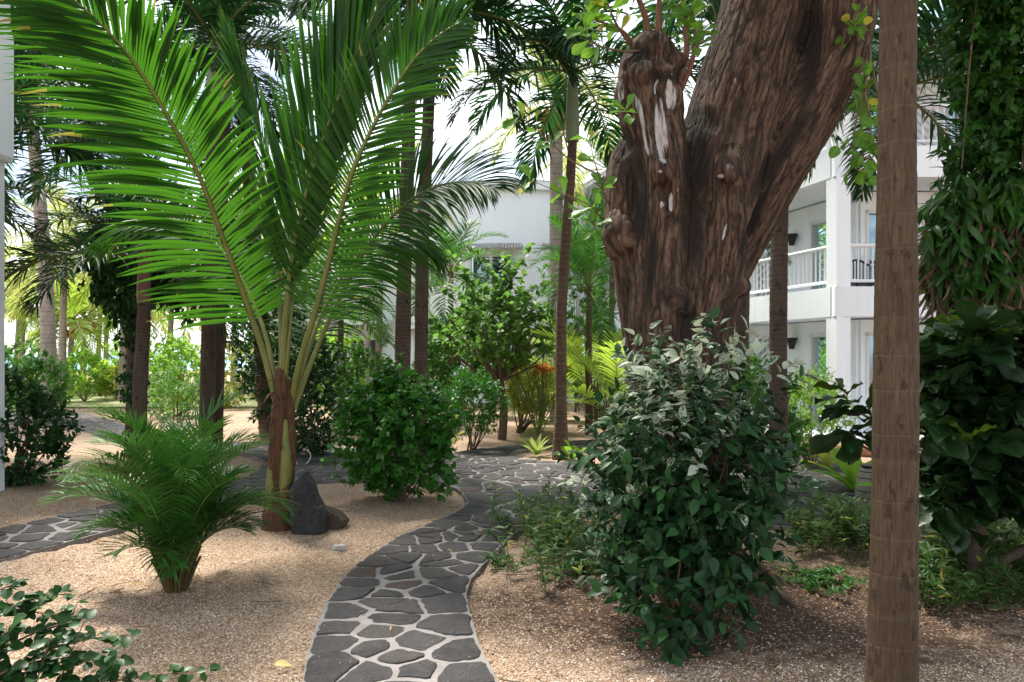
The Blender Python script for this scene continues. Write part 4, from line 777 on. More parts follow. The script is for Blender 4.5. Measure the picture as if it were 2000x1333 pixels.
    if not me.materials: me.materials.append(M['bigbark'])
    t = bpy.data.objects.new('trunk', me); COL.objects.link(t); t.parent = o
    # sprouting branches with large obovate leaves
    def branch(l, r0, mat='redwood', rosette=6, size=.2, extra=(), nm='leafy_branch'):
        mb = MB(); q = cr([P(*a) for a in l], 16); mb.tube(q, np.linspace(r0, r0 * .3, 16), 7, 1)
        for (k, nr) in [(15, rosette)] + list(extra):
            c = q[k]; T = nrm(q[min(k + 1, 15)] - q[k - 1] + 1e-6); a = np.arange(nr) * 2.4 + rng.uniform(0, 6); s1 = nrm(np.cross(T, (0.3, 1, .1))); s2 = np.cross(T, s1)
            d = nrm(np.cos(a)[:, None] * s1 + np.sin(a)[:, None] * s2 + T * rng.uniform(.2, .9, (nr, 1)) + UP * .05); mb.leaves(TPL['obov'], np.repeat(c[None], nr, 0) - T * rng.uniform(0, .05, (nr, 1)), d, nrm(UP * .8 + rng.normal(size=(nr, 3)) * .5 + np.array((0, -.5, 0))), size * rng.uniform(.7, 1.1, nr), 0)
        mb.build(nm, [M['almond'], M[mat]], o)
    for l, r in (([(1270, 110, 5.4), (1262, 40, 5.4), (1240, -20, 5.35), (1225, -70, 5.3)], .03), ([(1285, 90, 5.4), (1287, 20, 5.4), (1290, -60, 5.4)], .032), ([(1322, 170, 5.35), (1340, 110, 5.35), (1338, 30, 5.35), (1330, -60, 5.3)], .028), ([(1330, 175, 5.35), (1352, 120, 5.35), (1357, 60, 5.35), (1352, 20, 5.3)], .022), ([(1245, 100, 5.4), (1215, 60, 5.35), (1165, 40, 5.3), (1140, 20, 5.25)], .014), ([(1238, 95, 5.4), (1205, 50, 5.3), (1180, -10, 5.2)], .014)):
        branch(l, r, extra=[(10, 4), (13, 4), (7, 3)], size=.145)
    for l, r, ex in (([(1330, 150, 5.3), (1360, 95, 5.2), (1375, 60, 5.1)], .01, [(10, 3)]), ([(1260, 100, 5.3), (1210, 100, 5.2), (1160, 85, 5.1), (1140, 60, 5.0)], .01, [(9, 4), (12, 3)]), ([(1225, 420, 5.6), (1190, 400, 5.45), (1165, 330, 5.3), (1150, 270, 5.2)], .008, [(8, 4), (12, 4)]), ([(1225, 440, 5.6), (1180, 430, 5.4), (1150, 400, 5.05), (1090, 375, 5.1), (1030, 350, 5.1)], .007, [(7, 4), (11, 3)]),
                     ([(1230, 450, 5.6), (1185, 470, 5.4), (1160, 440, 5.25), (1140, 410, 5.15)], .007, [(10, 4)]), ([(1165, 340, 5.1), (1110, 310, 5.1), (1060, 265, 5.1), (1010, 225, 5.1)], .007, [(9, 3), (12, 2)]), ([(1240, 270, 5.3), (1225, 235, 5.2), (1222, 215, 5.1)], .008, [])):
        branch(l, r, 'woody', 5, .145, ex)
    for l in ([(1690, 60, 5.4), (1700, 120, 5.2), (1680, 200, 5.1), (1665, 290, 5.05), (1680, 350, 5.0)], [(1700, 100, 5.3), (1690, 180, 5.1), (1700, 270, 5.0), (1660, 330, 5.0)], [(1660, 150, 5.3), (1690, 170, 5.2), (1700, 210, 5.1)], [(1650, 110, 5.3), (1665, 60, 5.2), (1680, 30, 5.1)], [(1700, 120, 5.2), (1725, 240, 5.0), (1700, 310, 4.95), (1650, 275, 4.9)]):
        mb = MB(); q = cr([P(*a) for a in l], 20); mb.tube(q, np.linspace(.01, .003, 20), 5, 1); k = np.repeat(np.arange(5, 20, 2), 2); s = rnd_dirs(len(k)); mb.leaves(TPL['round'], q[k] + s * .05, nrm(s + np.array((0, -.2, -.1))), nrm(UP * .6 + rnd_dirs(len(k)) * .8), rng.uniform(.06, .1, len(k)), 0); mb.build('leafy_branch', [M['almond'], M['woody']], o)
    # unseen upper boughs and crown overhead, crown spread wide to shade the foreground
    mb = MB(); ends = []
    for i in range(16):
        s0 = P(*(((1540, -220, 5.6), (1670, -140, 5.4), (1600, -420, 5.4), (1760, -350, 5.2))[i % 4])); a = i * 2.4; e = s0 + np.array((math.cos(a) * rng.uniform(1.2, 3.2), math.sin(a) * rng.uniform(1, 2.6), rng.uniform(1.6, 3.4))); mb.tube(cr([s0, (s0 + e) / 2 + [0, 0, .3], e], 10), np.linspace(.1, .025, 10), 8); ends.append(e)
    mb.build('boughs', M['bigbark'] if False else M['woody'], o)
    mb = MB(); E = np.array(ends); n = 2400; C = E[rng.integers(len(E), size=n)] + rng.normal(0, 1.15, (n, 3)) * [1, 1, .5] + np.array((-.6, -1.0, 0)); C[:, 2] = np.maximum(C[:, 2], 5.4 + .12 * C[:, 1]); twigleaves(mb, C, rnd_dirs(n), 6, .2, .2, 'obov', 0, .2); mb.build('crown', M['almond'], o)
big_tree()

# ------------------------------------------------------------------ right side plants
def creeper():
    b = A(1945, 7.4); o = thing('creeper_covered_tree', b, 'tree smothered by dark creeper with withered hanging leaves at the right edge', 'tree')
    mb = MB(); add_trunk(mb, [np.array(b) - [0, 0, .05], P(1950, 500, 7.4), P(1960, -100, 7.4)], [.2, .17, .14], .1); mb.build('trunk', M['bark_palm_dark'], o)
    n = 3300; py = rng.uniform(-120, 560, n); prof = np.interp(py, [-120, 0, 100, 200, 300, 400, 480, 560], [1885, 1872, 1870, 1890, 1865, 1838, 1822, 1832]); D = 7.3
    lo = prof; px = lo + (2160 - lo) * rng.random(n) ** 1.25; px += 14 * np.sin(py / 17.0); dep = D - .75 * np.sqrt(np.clip(1 - ((px - 2000) / 210)**2, 0, 1)) + rng.random(n) * .9
    C = np.stack([P(a, c, d) for a, c, d in zip(px, py, dep)]); out = nrm(np.column_stack([(px - 2000) / 200, np.full(n, -1.0), np.zeros(n)])); mb = MB()
    up_ = py < 330; twigleaves(mb, C[up_], nrm(out[up_] * .6 + rng.normal(size=(up_.sum(), 3)) * .4 - UP * .1), 6, .16, .1, 'ovate', 0, 0, .15)
    dn = ~up_; twigleaves(mb, C[dn], nrm(out[dn] * .5 + rng.normal(size=(dn.sum(), 3)) * .4 - UP * .6), 5, .2, .21, 'long', 0, -.2, .5); mb.build('creeper_foliage', M['creeper'], o)
    mb = MB(); n = 1300; py = rng.uniform(430, 620, n); px = rng.uniform(1805, 2120, n); k = (py < np.interp(px, [1800, 1840, 1900, 2000, 2120], [540, 600, 660, 660, 660])); px, py = px[k], py[k]; n = len(px)
    dep = 7.25 - .7 * np.sqrt(np.clip(1 - ((px - 2000) / 230)**2, 0, 1)) + rng.random(n) * .25; C = np.stack([P(a, c, d) for a, c, d in zip(px, py, dep)])
    mb.leaves(TPL['hang'], C, nrm(rng.normal(size=(n, 3)) * .35 - UP + np.array((-.15, -.1, 0))), nrm(rng.normal(size=(n, 3)) * .7 + np.array((0, -1, .2))), rng.uniform(.16, .34, n)); mb.build('withered_leaves', M['dryleaf'], o)
    mb = MB()
    for i in range(2):
        x = rng.uniform(1890, 2000); q = cr([P(x, -60, 6.7), P(x + rng.uniform(-40, 40), 120, 6.6), P(x + rng.uniform(-60, 60), 330, 6.6)], 12); mb.tube(q, np.linspace(.012, .006, 12), 5)
    mb.build('vine_stems', M['woody'], o)
creeper()
def ficus():
    b = A(1902, 5.35); o = thing('broadleaf_shrub', b, 'dark shrub with big leathery leaves and a forked stem in front of the creeper tree', 'shrub')
    mb = MB(); b3 = np.array(b); tops = []
    mb.tube(cr([b3 - [0, 0, .05], P(1905, 1080, 5.35), P(1915, 1010, 5.35), P(1925, 900, 5.4)], 12), np.linspace(.055, .03, 12), 9); mb.tube(cr([P(1900, 1140, 5.35), P(1960, 1095, 5.3), P(2040, 1050, 5.2), P(2100, 960, 5.2)], 12), np.linspace(.04, .02, 12), 8)
    for i in range(34):
        e = np.array(P(rng.uniform(1820, 2130), rng.uniform(700, 1010), rng.uniform(5.0, 5.9))); s = P(1922, 940, 5.4); mb.tube(cr([s, (s + e) / 2 - [0, 0, .05], e], 8), np.linspace(.02, .008, 8), 5); tops.append(e)
    for l in ([(1925, 880, 5.4), (1820, 850, 5.2), (1730, 830, 5.0), (1665, 800, 4.95)], [(1910, 1040, 5.35), (1870, 1020, 5.2), (1850, 1000, 5.1)], [(1925, 880, 5.4), (1800, 900, 5.2), (1700, 880, 5.0), (1660, 845, 4.9)]): q = cr([P(*a) for a in l], 10); mb.tube(q, np.linspace(.014, .006, 10), 5); tops.append(q[-1]); tops.append(q[-3])
    mb.build('stems', M['bark_palm_dark'], o)
    E = np.array(tops); mb = MB(); n = 300; C = np.vstack([E, np.stack([P(x, y, d) for x, y, d in zip(rng.uniform(1800, 2150, n), rng.uniform(650, 1000, n), rng.uniform(4.9, 6.0, n))])])
    px = 1000 + C[:, 0] / C[:, 1] * FP; py = HY - (C[:, 2] - CAMH) / C[:, 1] * FP; ok = (py > np.interp(px, [1600, 1790, 1830, 1900, 2000], [600, 730, 670, 640, 620])) & ((px > 1815) | (np.arange(len(C)) < len(E))); C = C[ok]
    twigleaves(mb, C, nrm(UP + rng.normal(size=(len(C), 3)) * .5), 6, .08, .25, 'fiddle', 0, -.15, .35); new = C[rng.choice(len(C), 26)]; mb.build('foliage', M['ficus'], o)
    mb = MB(); T = np.stack([P(x, y, d) for x, y, d in [(1830, 700, 5.2), (1850, 690, 5.1), (1905, 670, 5.2), (1960, 660, 5.1), (1990, 650, 5.2), (1885, 700, 5.0), (2020, 650, 5.2), (1940, 690, 5.0), (1895, 870, 4.75), (1985, 720, 4.95), (1655, 775, 4.9), (1870, 655, 5.3), (1935, 640, 5.3)]]); twigleaves(mb, T, nrm(UP + rng.normal(size=(len(T), 3)) * .3), 5, .06, .16, 'fiddle', 0, .35); mb.build('new_leaves', M['ficus_new'], o)
ficus()
def strap_plant(label, base, n, L_, tp='strap', mat='bush_bright', seed=0, e=(80, 35), name='broadleaf_plant', cat='plant', wid=1):
    o = MB(); b = np.array((base[0], base[1], 0.)); a = np.arange(n) * 2.4 + seed; el = np.radians(np.linspace(e[0], e[1], n)); d = np.column_stack([np.cos(a) * np.cos(el), np.sin(a) * np.cos(el), np.sin(el)]); N = np.column_stack([-np.cos(a) * np.sin(el), -np.sin(a) * np.sin(el), np.cos(el)])
    o.leaves(TPL[tp], b + d * .04, d, N, L_ * rng.uniform(.7, 1.1, n)); return tag(o.build(name, M[mat], off=tuple(b)), label, cat)
strap_plant('bright broad leaved plant behind the striped pot', A(1668, 9.3), 14, .62, seed=1)
strap_plant('broad leaved plant with brown stems right of the close palm trunk', A(1800, 8.4), 14, .72, seed=2)
strap_plant('low bright broad leaved plant by the terracotta kerb', A(1615, 11.0), 10, .5, seed=3, mat='bush_yellow')
strap_plant('tiny spiky tuft in the pale gravel left of the crownshaft palm', A(1047, 12.6), 14, .36, 'lance', 'grass', 1, name='grass_tuft', cat='grass tuft')
strap_plant('small spiky tuft at the right foot of the hedge bush', A(843, 9.1), 12, .26, 'lance', 'herb', 2, name='grass_tuft', cat='grass tuft')
strap_plant('young leafy sprout beside the variegated shrub on the pale gravel', A(1120, 12.0), 9, .3, 'obov', 'bush_bright', 3, name='seedling')
def orange_plant():
    b = A(1052, 15.4); o = thing('flowering_plant', b, 'plant with orange flower bracts in front of the small spreading tree', 'plant'); mb = MB(); ml = MB(); c0 = P(1052, 720, 15.4)
    for i in range(16):
        e = c0 + rng.normal(0, 1, 3) * [.22, .2, .04]; mb.tube(cr([np.array(b), (np.array(b) + e) / 2 + [.05, 0, 0], e], 8), .012, 5); n = 9
        ml.leaves(TPL['lance'], np.repeat(e[None], n, 0), nrm(rnd_dirs(n) * [1, 1, .3] + [0, 0, .2]), nrm(UP + rnd_dirs(n) * .3), rng.uniform(.14, .26, n))
    mb.build('stems', M['stem'], o); ml.build('flower_bracts', M['orange'], o)
orange_plant()
def pot_():
    b = A(1700, 8.7); o = thing('plant_pot', b, 'grey tapering pot with black horizontal stripes half hidden by the close palm trunk', 'pot'); mb = MB(); zz = np.array((0, .03, .2, .36, .4)); mb.tube(np.column_stack([np.full(5, b[0]), np.full(5, b[1]), zz]), [.17, .175, .155, .12, .1], 20); mb.build('body', M['pot'], o)
    mb = MB(); mb.tube([(b[0], b[1], .4), (b[0], b[1], .43)], [.085, .11], 20); mb.build('rim', M['black'], o)
pot_()
mb = MB(); mb.tube(cr([A(1575, 12.8), A(1640, 12.6), A(1700, 12.5)], 8) + [0, 0, .1], .11, 10); tag(mb.build('log_kerb', M['terra'], off=A(1620, 12.7)), 'terracotta coloured log kerb in front of the right building', 'kerb')
# herb beds
def herbs(name, label, spots, mat='herb', size=.075, h=(.12, .42), tp='lance'):
    mb = MB()
    for (px, D) in spots:
        b = np.array(A(px, D)); H = rng.uniform(*h); lean = rng.normal(0, .12, 2); e = b + [lean[0], lean[1], H]; q = cr([b, (b + e) / 2 + [.01, 0, .02], e], 10); mb.tube(q, np.linspace(.004, .002, 10), 4, 1, cap=False); k = np.repeat(np.arange(2, 10), 3); s = rnd_dirs(len(k)); s[:, 2] = np.abs(s[:, 2]) * .4
        mb.leaves(TPL[tp], q[k], nrm(s + UP * .25), nrm(UP + rnd_dirs(len(k)) * .4), size * rng.uniform(.6, 1.3, len(k)), 0)
    return tag(mb.build(name, [M[mat], M['stem']]), label, 'ground cover', kind='stuff')
rs = np.random.default_rng(3)
herbs('herb_bed', 'loose leafy herbs growing left of the big tree roots', [(rs.normal(1080, 45), rs.uniform(5.3, 7.6)) for _ in range(110)], size=.085, h=(.15, .5))
herbs('herb_bed', 'low herbs in front of the path right of the variegated shrub', [(rs.uniform(1545, 1720), rs.uniform(6.3, 7.2)) for _ in range(80)], size=.09, h=(.15, .42))
herbs('herb_bed', 'shaded herbs under the dark leathery shrub at the right', [(rs.uniform(1780, 2080), rs.uniform(5.0, 6.8)) for _ in range(170)], size=.09, h=(.12, .4))
herbs('weed_patch', 'small dark weeds on the bare soil right of the variegated shrub', [(rs.normal(1600, 28), rs.uniform(5.3, 5.8)) for _ in range(26)], size=.06, h=(.04, .12), mat='bush')
herbs('weed_patch', 'sprouting weeds in the gravel beside the path at the herb bed edge', [(rs.normal(985, 14), rs.uniform(5.8, 6.2)) for _ in range(10)], size=.06, h=(.05, .12))
mb = MB(); n = 1700; px = np.concatenate([rs.uniform(1180, 2050, 800), rs.uniform(0, 2000, 900)]); D = np.concatenate([rs.uniform(5.0, 6.9, 800), rs.uniform(3.6, 11, 900)]); p = np.column_stack([(px - 1000) / FP * D, D]); k = ~inpath(p) | (rs.random(n) < .15); p = p[k]; n = len(p)
zz = np.where(inpath(p), .055, hsum(p[:, 0], p[:, 1]) + .02 + .10 * np.exp(-(np.linalg.norm(p - TREE, axis=1) / .9)**2)); mb.leaves(TPL['lance'], np.column_stack([p, zz]), nrm(rs.normal(size=(n, 3)) * [1, 1, .15]), nrm(UP + rs.normal(size=(n, 3)) * .3), rs.uniform(.02, .07, n))
for (px_, D_, r_, m_) in ((545, 7.45, .3, 40), (345, 5.55, .3, 45), (778, 8.75, .45, 50), (1094, 12.3, .35, 25), (1300, 4.6, .55, 120), (1738, 3.6, .3, 30), (268, 10.9, .35, 25), (1902, 5.35, .5, 70), (45, 9.6, .6, 40)):
    b_ = np.array(A(px_, D_)[:2]); p = b_ + rs.normal(0, r_ * .7, (m_, 2)); p = p[~inpath(p)]; n = len(p); zz = hsum(p[:, 0], p[:, 1]) + .015 + .10 * np.exp(-(np.linalg.norm(p - TREE, axis=1) / .9)**2); mb.leaves(TPL['lance'], np.column_stack([p, zz]), nrm(rs.normal(size=(n, 3)) * [1, 1, .15]), nrm(UP + rs.normal(size=(n, 3)) * .3), rs.uniform(.02, .06, n))
tag(mb.build('leaf_litter', M['litter']), 'scattered dry brown leaf litter on the soil and gravel', 'leaf litter', kind='stuff')
mb = MB()
for i in range(260):
    px_, D_ = (rs.uniform(1000, 2050), rs.uniform(4.2, 6.8)) if i < 170 else (rs.uniform(0, 2000), rs.uniform(3.7, 9)); q0 = np.array([(px_ - 1000) / FP * D_, D_, .03])
    if inpath(q0[None, :2])[0]: continue
    a_ = rs.uniform(0, 6.28); l_ = rs.uniform(.05, .22); q0[2] += hsum(q0[0], q0[1]) + .1 * math.exp(-(np.linalg.norm(q0[:2] - TREE) / .9)**2); q1 = q0 + [math.cos(a_) * l_, math.sin(a_) * l_, rs.uniform(0, .012)]; mb.tube(cr([q0, (q0 + q1) / 2 + rs.normal(0, .008, 3) * [1, 1, .3], q1], 5), rs.uniform(.0015, .004), 5)
tag(mb.build('fallen_twigs', M['woody']), 'scattered thin fallen twigs on the soil and gravel', 'twigs', kind='stuff')
# foreground vine at bottom left
def vine():
    b = (-2.2, 3.05, 0); o = thing('trailing_shrub', b, 'trailing shrub with dark rounded leaves in the bottom left corner', 'shrub'); mb = MB(); ml = MB()
    runs = [[(-250,1330,3.2),(-60,1230,3.3),(60,1170,3.35),(140,1160,3.4)], [(-250,1400,3.2),(-40,1290,3.3),(60,1240,3.3),(130,1215,3.35),(150,1180,3.3)], [(-200,1500,3.1),(0,1340,3.2),(120,1260,3.3),(250,1240,3.35)], [(-150,1550,3.1),(60,1390,3.2),(230,1330,3.3),(400,1310,3.35)], [(-250,1300,3.3),(-60,1180,3.4),(30,1140,3.4)], [(-200,1480,3.1),(-20,1330,3.15),(80,1290,3.2),(180,1290,3.2)], [(-200,1560,3.0),(20,1420,3.1),(120,1350,3.1),(240,1370,3.1)], [(-250,1420,3.15),(-80,1330,3.2),(0,1270,3.2),(20,1220,3.2)], [(-240,1360,3.2),(-90,1250,3.2),(-10,1190,3.3),(90,1200,3.4)]]
    runs += [[(a, 1480, 3.1), (a + 60, 1380, 3.15), (a + 110 + 20 * (i % 3), 1290 - 25 * (i % 4), 3.2 + .05 * (i % 3))] for i, a in enumerate(range(-260, 120, 42))]
    for l in runs:
        q = cr([P(*a) for a in l], 22); mb.tube(q, np.linspace(.007, .002, 22), 5); k = np.repeat(np.arange(5, 22), 3); s = rnd_dirs(len(k)); s[:, 2] *= .4
        ml.leaves(TPL['round'], q[k] + s * .02, nrm(s), nrm(UP + rnd_dirs(len(k)) * .45 + np.array((0, -.3, 0))), rng.uniform(.035, .066, len(k)))
    mb.build('stems', M['woody'], o); ml.build('foliage', M['bush_dark'], o)
vine()

# ------------------------------------------------------------------ rocks, fallen leaves, hose
def rock(name, label, base, prof, depth, mat, seed, tilt=0):
    """prof: outline (x,z) in metres, extruded through depth with chipped facets"""
    r_ = np.random.default_rng(seed); mb = MB(); pr = np.array(prof, float); c = pr.mean(0); V = []
    for (s, y) in ((.72, -.5), (1.0, -.28), (1.02, .15), (.8, .5)):
        q = c + (pr - c) * s; q = q + r_.normal(0, .008, q.shape); q[:, 1] = np.where(pr[:, 1] <= 0.001, np.minimum(q[:, 1], -.02), q[:, 1]); V.append(np.column_stack([base[0] + q[:, 0], base[1] + y * depth + r_.normal(0, .006, len(q)) + tilt * q[:, 1], q[:, 1]]))
    k = len(pr); V = np.vstack(V); F = [(a * k + i, a * k + (i + 1) % k, (a + 1) * k + (i + 1) % k, (a + 1) * k + i) for a in range(3) for i in range(k)]
    mb.add(V, F, smooth=False); mb.add(V[:k][::-1], [list(range(k))], smooth=False); mb.add(V[-k:], [list(range(k))], smooth=False)
    o = mb.build(name, M[mat], off=(base[0], base[1], 0)); tag(o, label, 'rock'); bv = o.modifiers.new('b', 'BEVEL'); bv.width = .007; bv.segments = 2; return o
s7 = 7.35 / FP
rock('standing_rock', 'tall dark charcoal rock standing upright beside the coconut palm', A(606, 7.35), [(-.16, 0), (-.165, .18), (-.17, .37), (-.165, .43), (-.1, .5), (-.055, .565), (-.03, .56), (.01, .48), (.03, .43), (.08, .32), (.14, .21), (.165, .13), (.16, 0)], .3, 'rock', 1)
rock('lying_rock', 'brown wedge of rock leaning behind the upright one on its right', A(652, 7.5), [(-.16, 0), (-.15, .2), (-.1, .21), (.07, .14), (.14, .08), (.13, .03), (.07, 0)], .2, 'rock2', 2)
rock('small_rock', 'low dark stone in the gap between the coconut base and the upright rock', A(576, 7.55), [(-.06, 0), (-.06, .14), (-.02, .2), (.05, .2), (.07, 0)], .14, 'rock', 3)
rock('coral_piece', 'small pale coral piece lying on the gravel right of the rocks', (A(662, 6.7)[0], 6.7, 0), [(-.07, 0), (-.05, .02), (.0, .025), (.03, .04), (.06, .03), (.065, 0)], .06, 'palestone', 4)
def fallen(label, px, py, size, mat, tp='ovate', rot=0):
    g = G(px, py); mb = MB(); mb.leaves(TPL[tp], np.array([(g[0], g[1], .045 + hsum(g[0], g[1]))]), np.array([(math.cos(rot), math.sin(rot), .0)]), np.array([(.1, -.3, 1.)]), np.array([size])); tag(mb.build('fallen_leaf', M[mat], off=(g[0], g[1], 0)), label, 'leaf', 'fallen leaves')
fallen('curled pale yellow leaf on the gravel by the left path edge near the bottom', 535, 1312, .1, 'yellowleaf', rot=.2)
fallen('tan leaf on the gravel left of the low areca palm', 258, 1150, .1, 'brownleaf', rot=.7)
fallen('small brown curled leaf below the tan one by the areca palm', 220, 1168, .08, 'litter', rot=-.2)
fallen('yellow leaf on the bare soil right of the variegated shrub', 1525, 1128, .06, 'yellowleaf', rot=.1)
fallen('tan leaf at the stone path edge by the herb bed', 990, 1074, .12, 'brownleaf', rot=.3)
fallen('little tan leaf in the lower right gravel left of the close palm trunk', 1622, 1290, .04, 'brownleaf', rot=1)
mb = MB(); g = A(592, 11.6); t = np.linspace(-2.6, 1.2, 30); mb.tube(np.column_stack([g[0] + .11 * np.cos(t), g[1] + .1 * np.sin(t), .12 + .1 * np.sin(t)]), .009, 8); tag(mb.build('garden_hose', M['hose'], off=g), 'pale loop of garden hose under the dark bush', 'hose')

# ------------------------------------------------------------------ right building
def building_right():
    C0 = np.array((5.98, 14.2)); u = nrm(np.array((-.25, 1.0))); v = np.array((1.0, 0.03)); v = nrm(v)
    o = thing('hotel_building', (C0[0], C0[1], 0), 'white three storey building with balconies, railings and glass doors on the right', 'building')
    LEN, WID = 15.0, 8.0; Lf = C0 + u * LEN; Rf = C0 + v * WID; ins = 1.45
    iL0 = C0 + v * ins + u * ins; iL1 = iL0 + u * (LEN - ins); iR1 = iL0 + v * (WID - ins)
    H = [0, 2.38, 4.97, 7.35]; TOPS = [.12, 2.93, 5.55]
    mb = MB(); mb.box((C0[0] - .2, C0[1] - .1, 0), (C0[0] + 8.2, C0[1] + .0 + 1.4, .10)); 
    mb = MB(); q = [C0 - u * .25 - v * .25, Lf - v * .25, Lf + v * 8, Rf + v * .25 - u * .25]
    mb.add([(*a, 0) for a in q] + [(*a, .12) for a in q], [(4, 7, 6, 5), (0, 1, 5, 4), (1, 2, 6, 5), (2, 3, 7, 6), (3, 0, 4, 7)], smooth=False); mb.build('plinth', M['white'], o)
    def wall_open(mb, p, q, z0, z1, ops, th=.14):      # wall from p to q with openings (a,b,ztop,zbot)
        L_ = np.linalg.norm(q - p); d = (q - p) / L_; x = 0
        for a, b_, zt, zb in sorted(ops):
            mb.obox(p + d * x, p + d * a, th, z0, z1); mb.obox(p + d * a, p + d * b_, th, zt, z1)
            if zb > z0 + .01: mb.obox(p + d * a, p + d * b_, th, z0, zb)
            x = b_
        mb.obox(p + d * x, q, th, z0, z1)
    for s in range(3):
        z0, z1 = (.12, 2.38, 4.97)[s] , H[s + 1]; fz = (.12, 2.6, 5.2)[s]; dt = fz + 2.0
        opsL = [(.2, 1.5, dt, fz), (2.85, 3.7, dt, fz), (7.5, 9.0, dt, fz)]; opsR = [(.1, 1.0, dt, fz), (1.7, 3.0, dt, fz), (4.6, 6.2, dt, fz)]
        mb = MB(); wall_open(mb, iL0, iL1, fz, z1, opsL); wall_open(mb, iL0, iR1, fz, z1, opsR); mb.build('wall', M['white'], o)
        for (p, q, ops, sg) in ((iL0, iL1, opsL, 1), (iL0, iR1, opsR, -1)):
            d = nrm(q - p); nn = np.array((-d[1], d[0])) * sg       # outward
            for a, b_, zt, zb in ops:
                fr = MB(); A0, B0 = p + d * a, p + d * b_; mid = (A0 + B0) / 2; e = nn * .0
                fr.obox(A0, A0 + d * .06, .18, zb, zt); fr.obox(B0 - d * .06, B0, .18, zb, zt); fr.obox(A0, B0, .18, zt - .07, zt + .0015); fr.obox(mid - d * .03, mid + d * .03, .1, zb, zt - .07); fr.obox(A0, B0, .18, zb, zb + .05)
                f = fr.build('sliding_door', M['frame'], o)
                g = MB(); a2, b2 = A0 + d * .05, B0 - d * .05; g.add([(*a2, zb), (*b2, zb), (*b2, zt), (*a2, zt)], [(0, 1, 2, 3)], smooth=False); g.build('glass_pane', M['glass'], f, off=WORLD[o.name])
                c = MB(); t = np.linspace(0, 1, 90); w1 = (t < .42) | (t > .9); xs = a2 + (b2 - a2) * t[:, None] - nn * (.3 + .035 * np.sin(t * 95))[:, None]
                for seg_ in (np.where(t < .45)[0], np.where(t > .72)[0]):
                    X_ = xs[seg_]; k = len(X_); VV = np.vstack([np.column_stack([X_, np.full(k, zb + .02)]), np.column_stack([X_, np.full(k, zt - .05)])]); c.add(VV, [(i, i + 1, i + 1 + k, i + k) for i in range(k - 1)])
                c.build('curtain', M['curtain'], f, off=WORLD[o.name])
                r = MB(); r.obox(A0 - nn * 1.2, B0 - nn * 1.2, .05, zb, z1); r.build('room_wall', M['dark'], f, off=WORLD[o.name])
    # balcony slabs with fascia, soffits
    for s in (1, 2):
        mb = MB(); z0, z1 = H[s], TOPS[s]; p0 = C0 - (u + v) * 0
        for (p, q, d, nn) in ((C0, Lf, u, -v), (C0, Rf, v, -u)):
            a = p if d is u else p + d * .0; mb.obox(a + (.08 * -nn if True else 0) + (d * 0 if d is v else d * .16), q - nn * .08, .16, z0, z1)
        mb.build('balcony_fascia', M['white'], o)
        mb = MB(); q = [C0 + (u + v) * .15, Lf + v * .15, Lf + v * 3, Rf + u * 3, Rf + u * .15]; zz0, zz1 = z0 + .03, z0 + .22; mb.add([(*a, zz0) for a in q] + [(*a, zz1) for a in q], [(4, 3, 2, 1, 0), (5, 6, 7, 8, 9)], smooth=False); mb.build('balcony_slab', M['white'], o)
    # columns
    for s in range(3):
        z0, z1 = (.12, TOPS[1] + .0, TOPS[2])[s], H[s + 1]
        for t, dd in ((0, u), (5.0, u), (10.0, u), (4.0, v), (7.7, v)):
            c = C0 + dd * t + (u + v) * .16; mb = MB(); w_ = .15; mb.obox(c - u * w_, c + u * w_, .3, z0, z1); mb.build('column', M['white'], o)
    # railings
    for s in (1, 2):
        zt = TOPS[s] + .78; zb = TOPS[s] + .12
        for dd, pieces, nn in ((u, [(.32, 4.85), (5.3, 9.85), (10.3, 14.8)], v), (v, [(.32, 3.85), (4.3, 7.55)], u)):
            for a, b_ in pieces:
                mb = MB(); p = C0 + dd * a + nn * .14; q = C0 + dd * b_ + nn * .14
                for z_, r in ((zt, .04), (zb, .03)): mb.tube([(*p, z_), (*((p + q) / 2), z_), (*q, z_)], r, 8)
                k = int((b_ - a) / .135)
                for i in range(k): c = p + (q - p) * (i + .5) / k; mb.tube([(*c, zb), (*c, zt)], .019, 6, cap=False)
                mb.build('railing', M['offwhite'], o)
    # lattice screens between units, wall edge
    for s in range(3):
        fz = (.12, 2.6, 5.2)[s]
        for c0, dd, nn in ((C0 + u * 3.95 + v * .3, v, u), (C0 + u * 7.2 + v * .3, v, u), (C0 + v * 2.45 + u * .3, u, v)):
            mb = MB(); wdt = ins - .3
            for i in range(-10, 12):
                z0 = fz + .1 + i * .17; a = max(0, (fz - z0) / 1.0); b_ = min(wdt, (fz + 2.0 - z0) / 1.0)
                if b_ > a + .05: p = c0 + dd * a; q = c0 + dd * b_; mb.tube([(*p, z0 + a), (*q, z0 + b_)], .024, 4)
            mb.build('lattice_screen', M['offwhite'], o)
    # roof: eaves board and gutter
    mb = MB(); e = .45; q = [C0 - (u + v) * e, Lf - v * e, Lf + v * 9, Rf + v * e - u * e + u * 0]; n4 = 4
    mb.add([(*a, 7.35) for a in q] + [(*a, 7.55) for a in q], [(3, 2, 1, 0), (0, 1, 5, 4), (1, 2, 6, 5), (2, 3, 7, 6), (3, 0, 4, 7)], smooth=False); mb.build('eaves', M['offwhite'], o)
    rid = [(*(C0 + u * 4 + v * 4), 8.9), (*(Lf + v * 4 - u * 2), 8.9)]; mb = MB(); mb.add([(*a, 7.56) for a in q] + rid, [(0, 1, 5, 4), (2, 3, 4, 5)], smooth=False); mb.add([(*a, 7.56) for a in q] + rid, [(3, 0, 4), (1, 2, 5)], smooth=False); mb.build('roof', M['roof'], o)
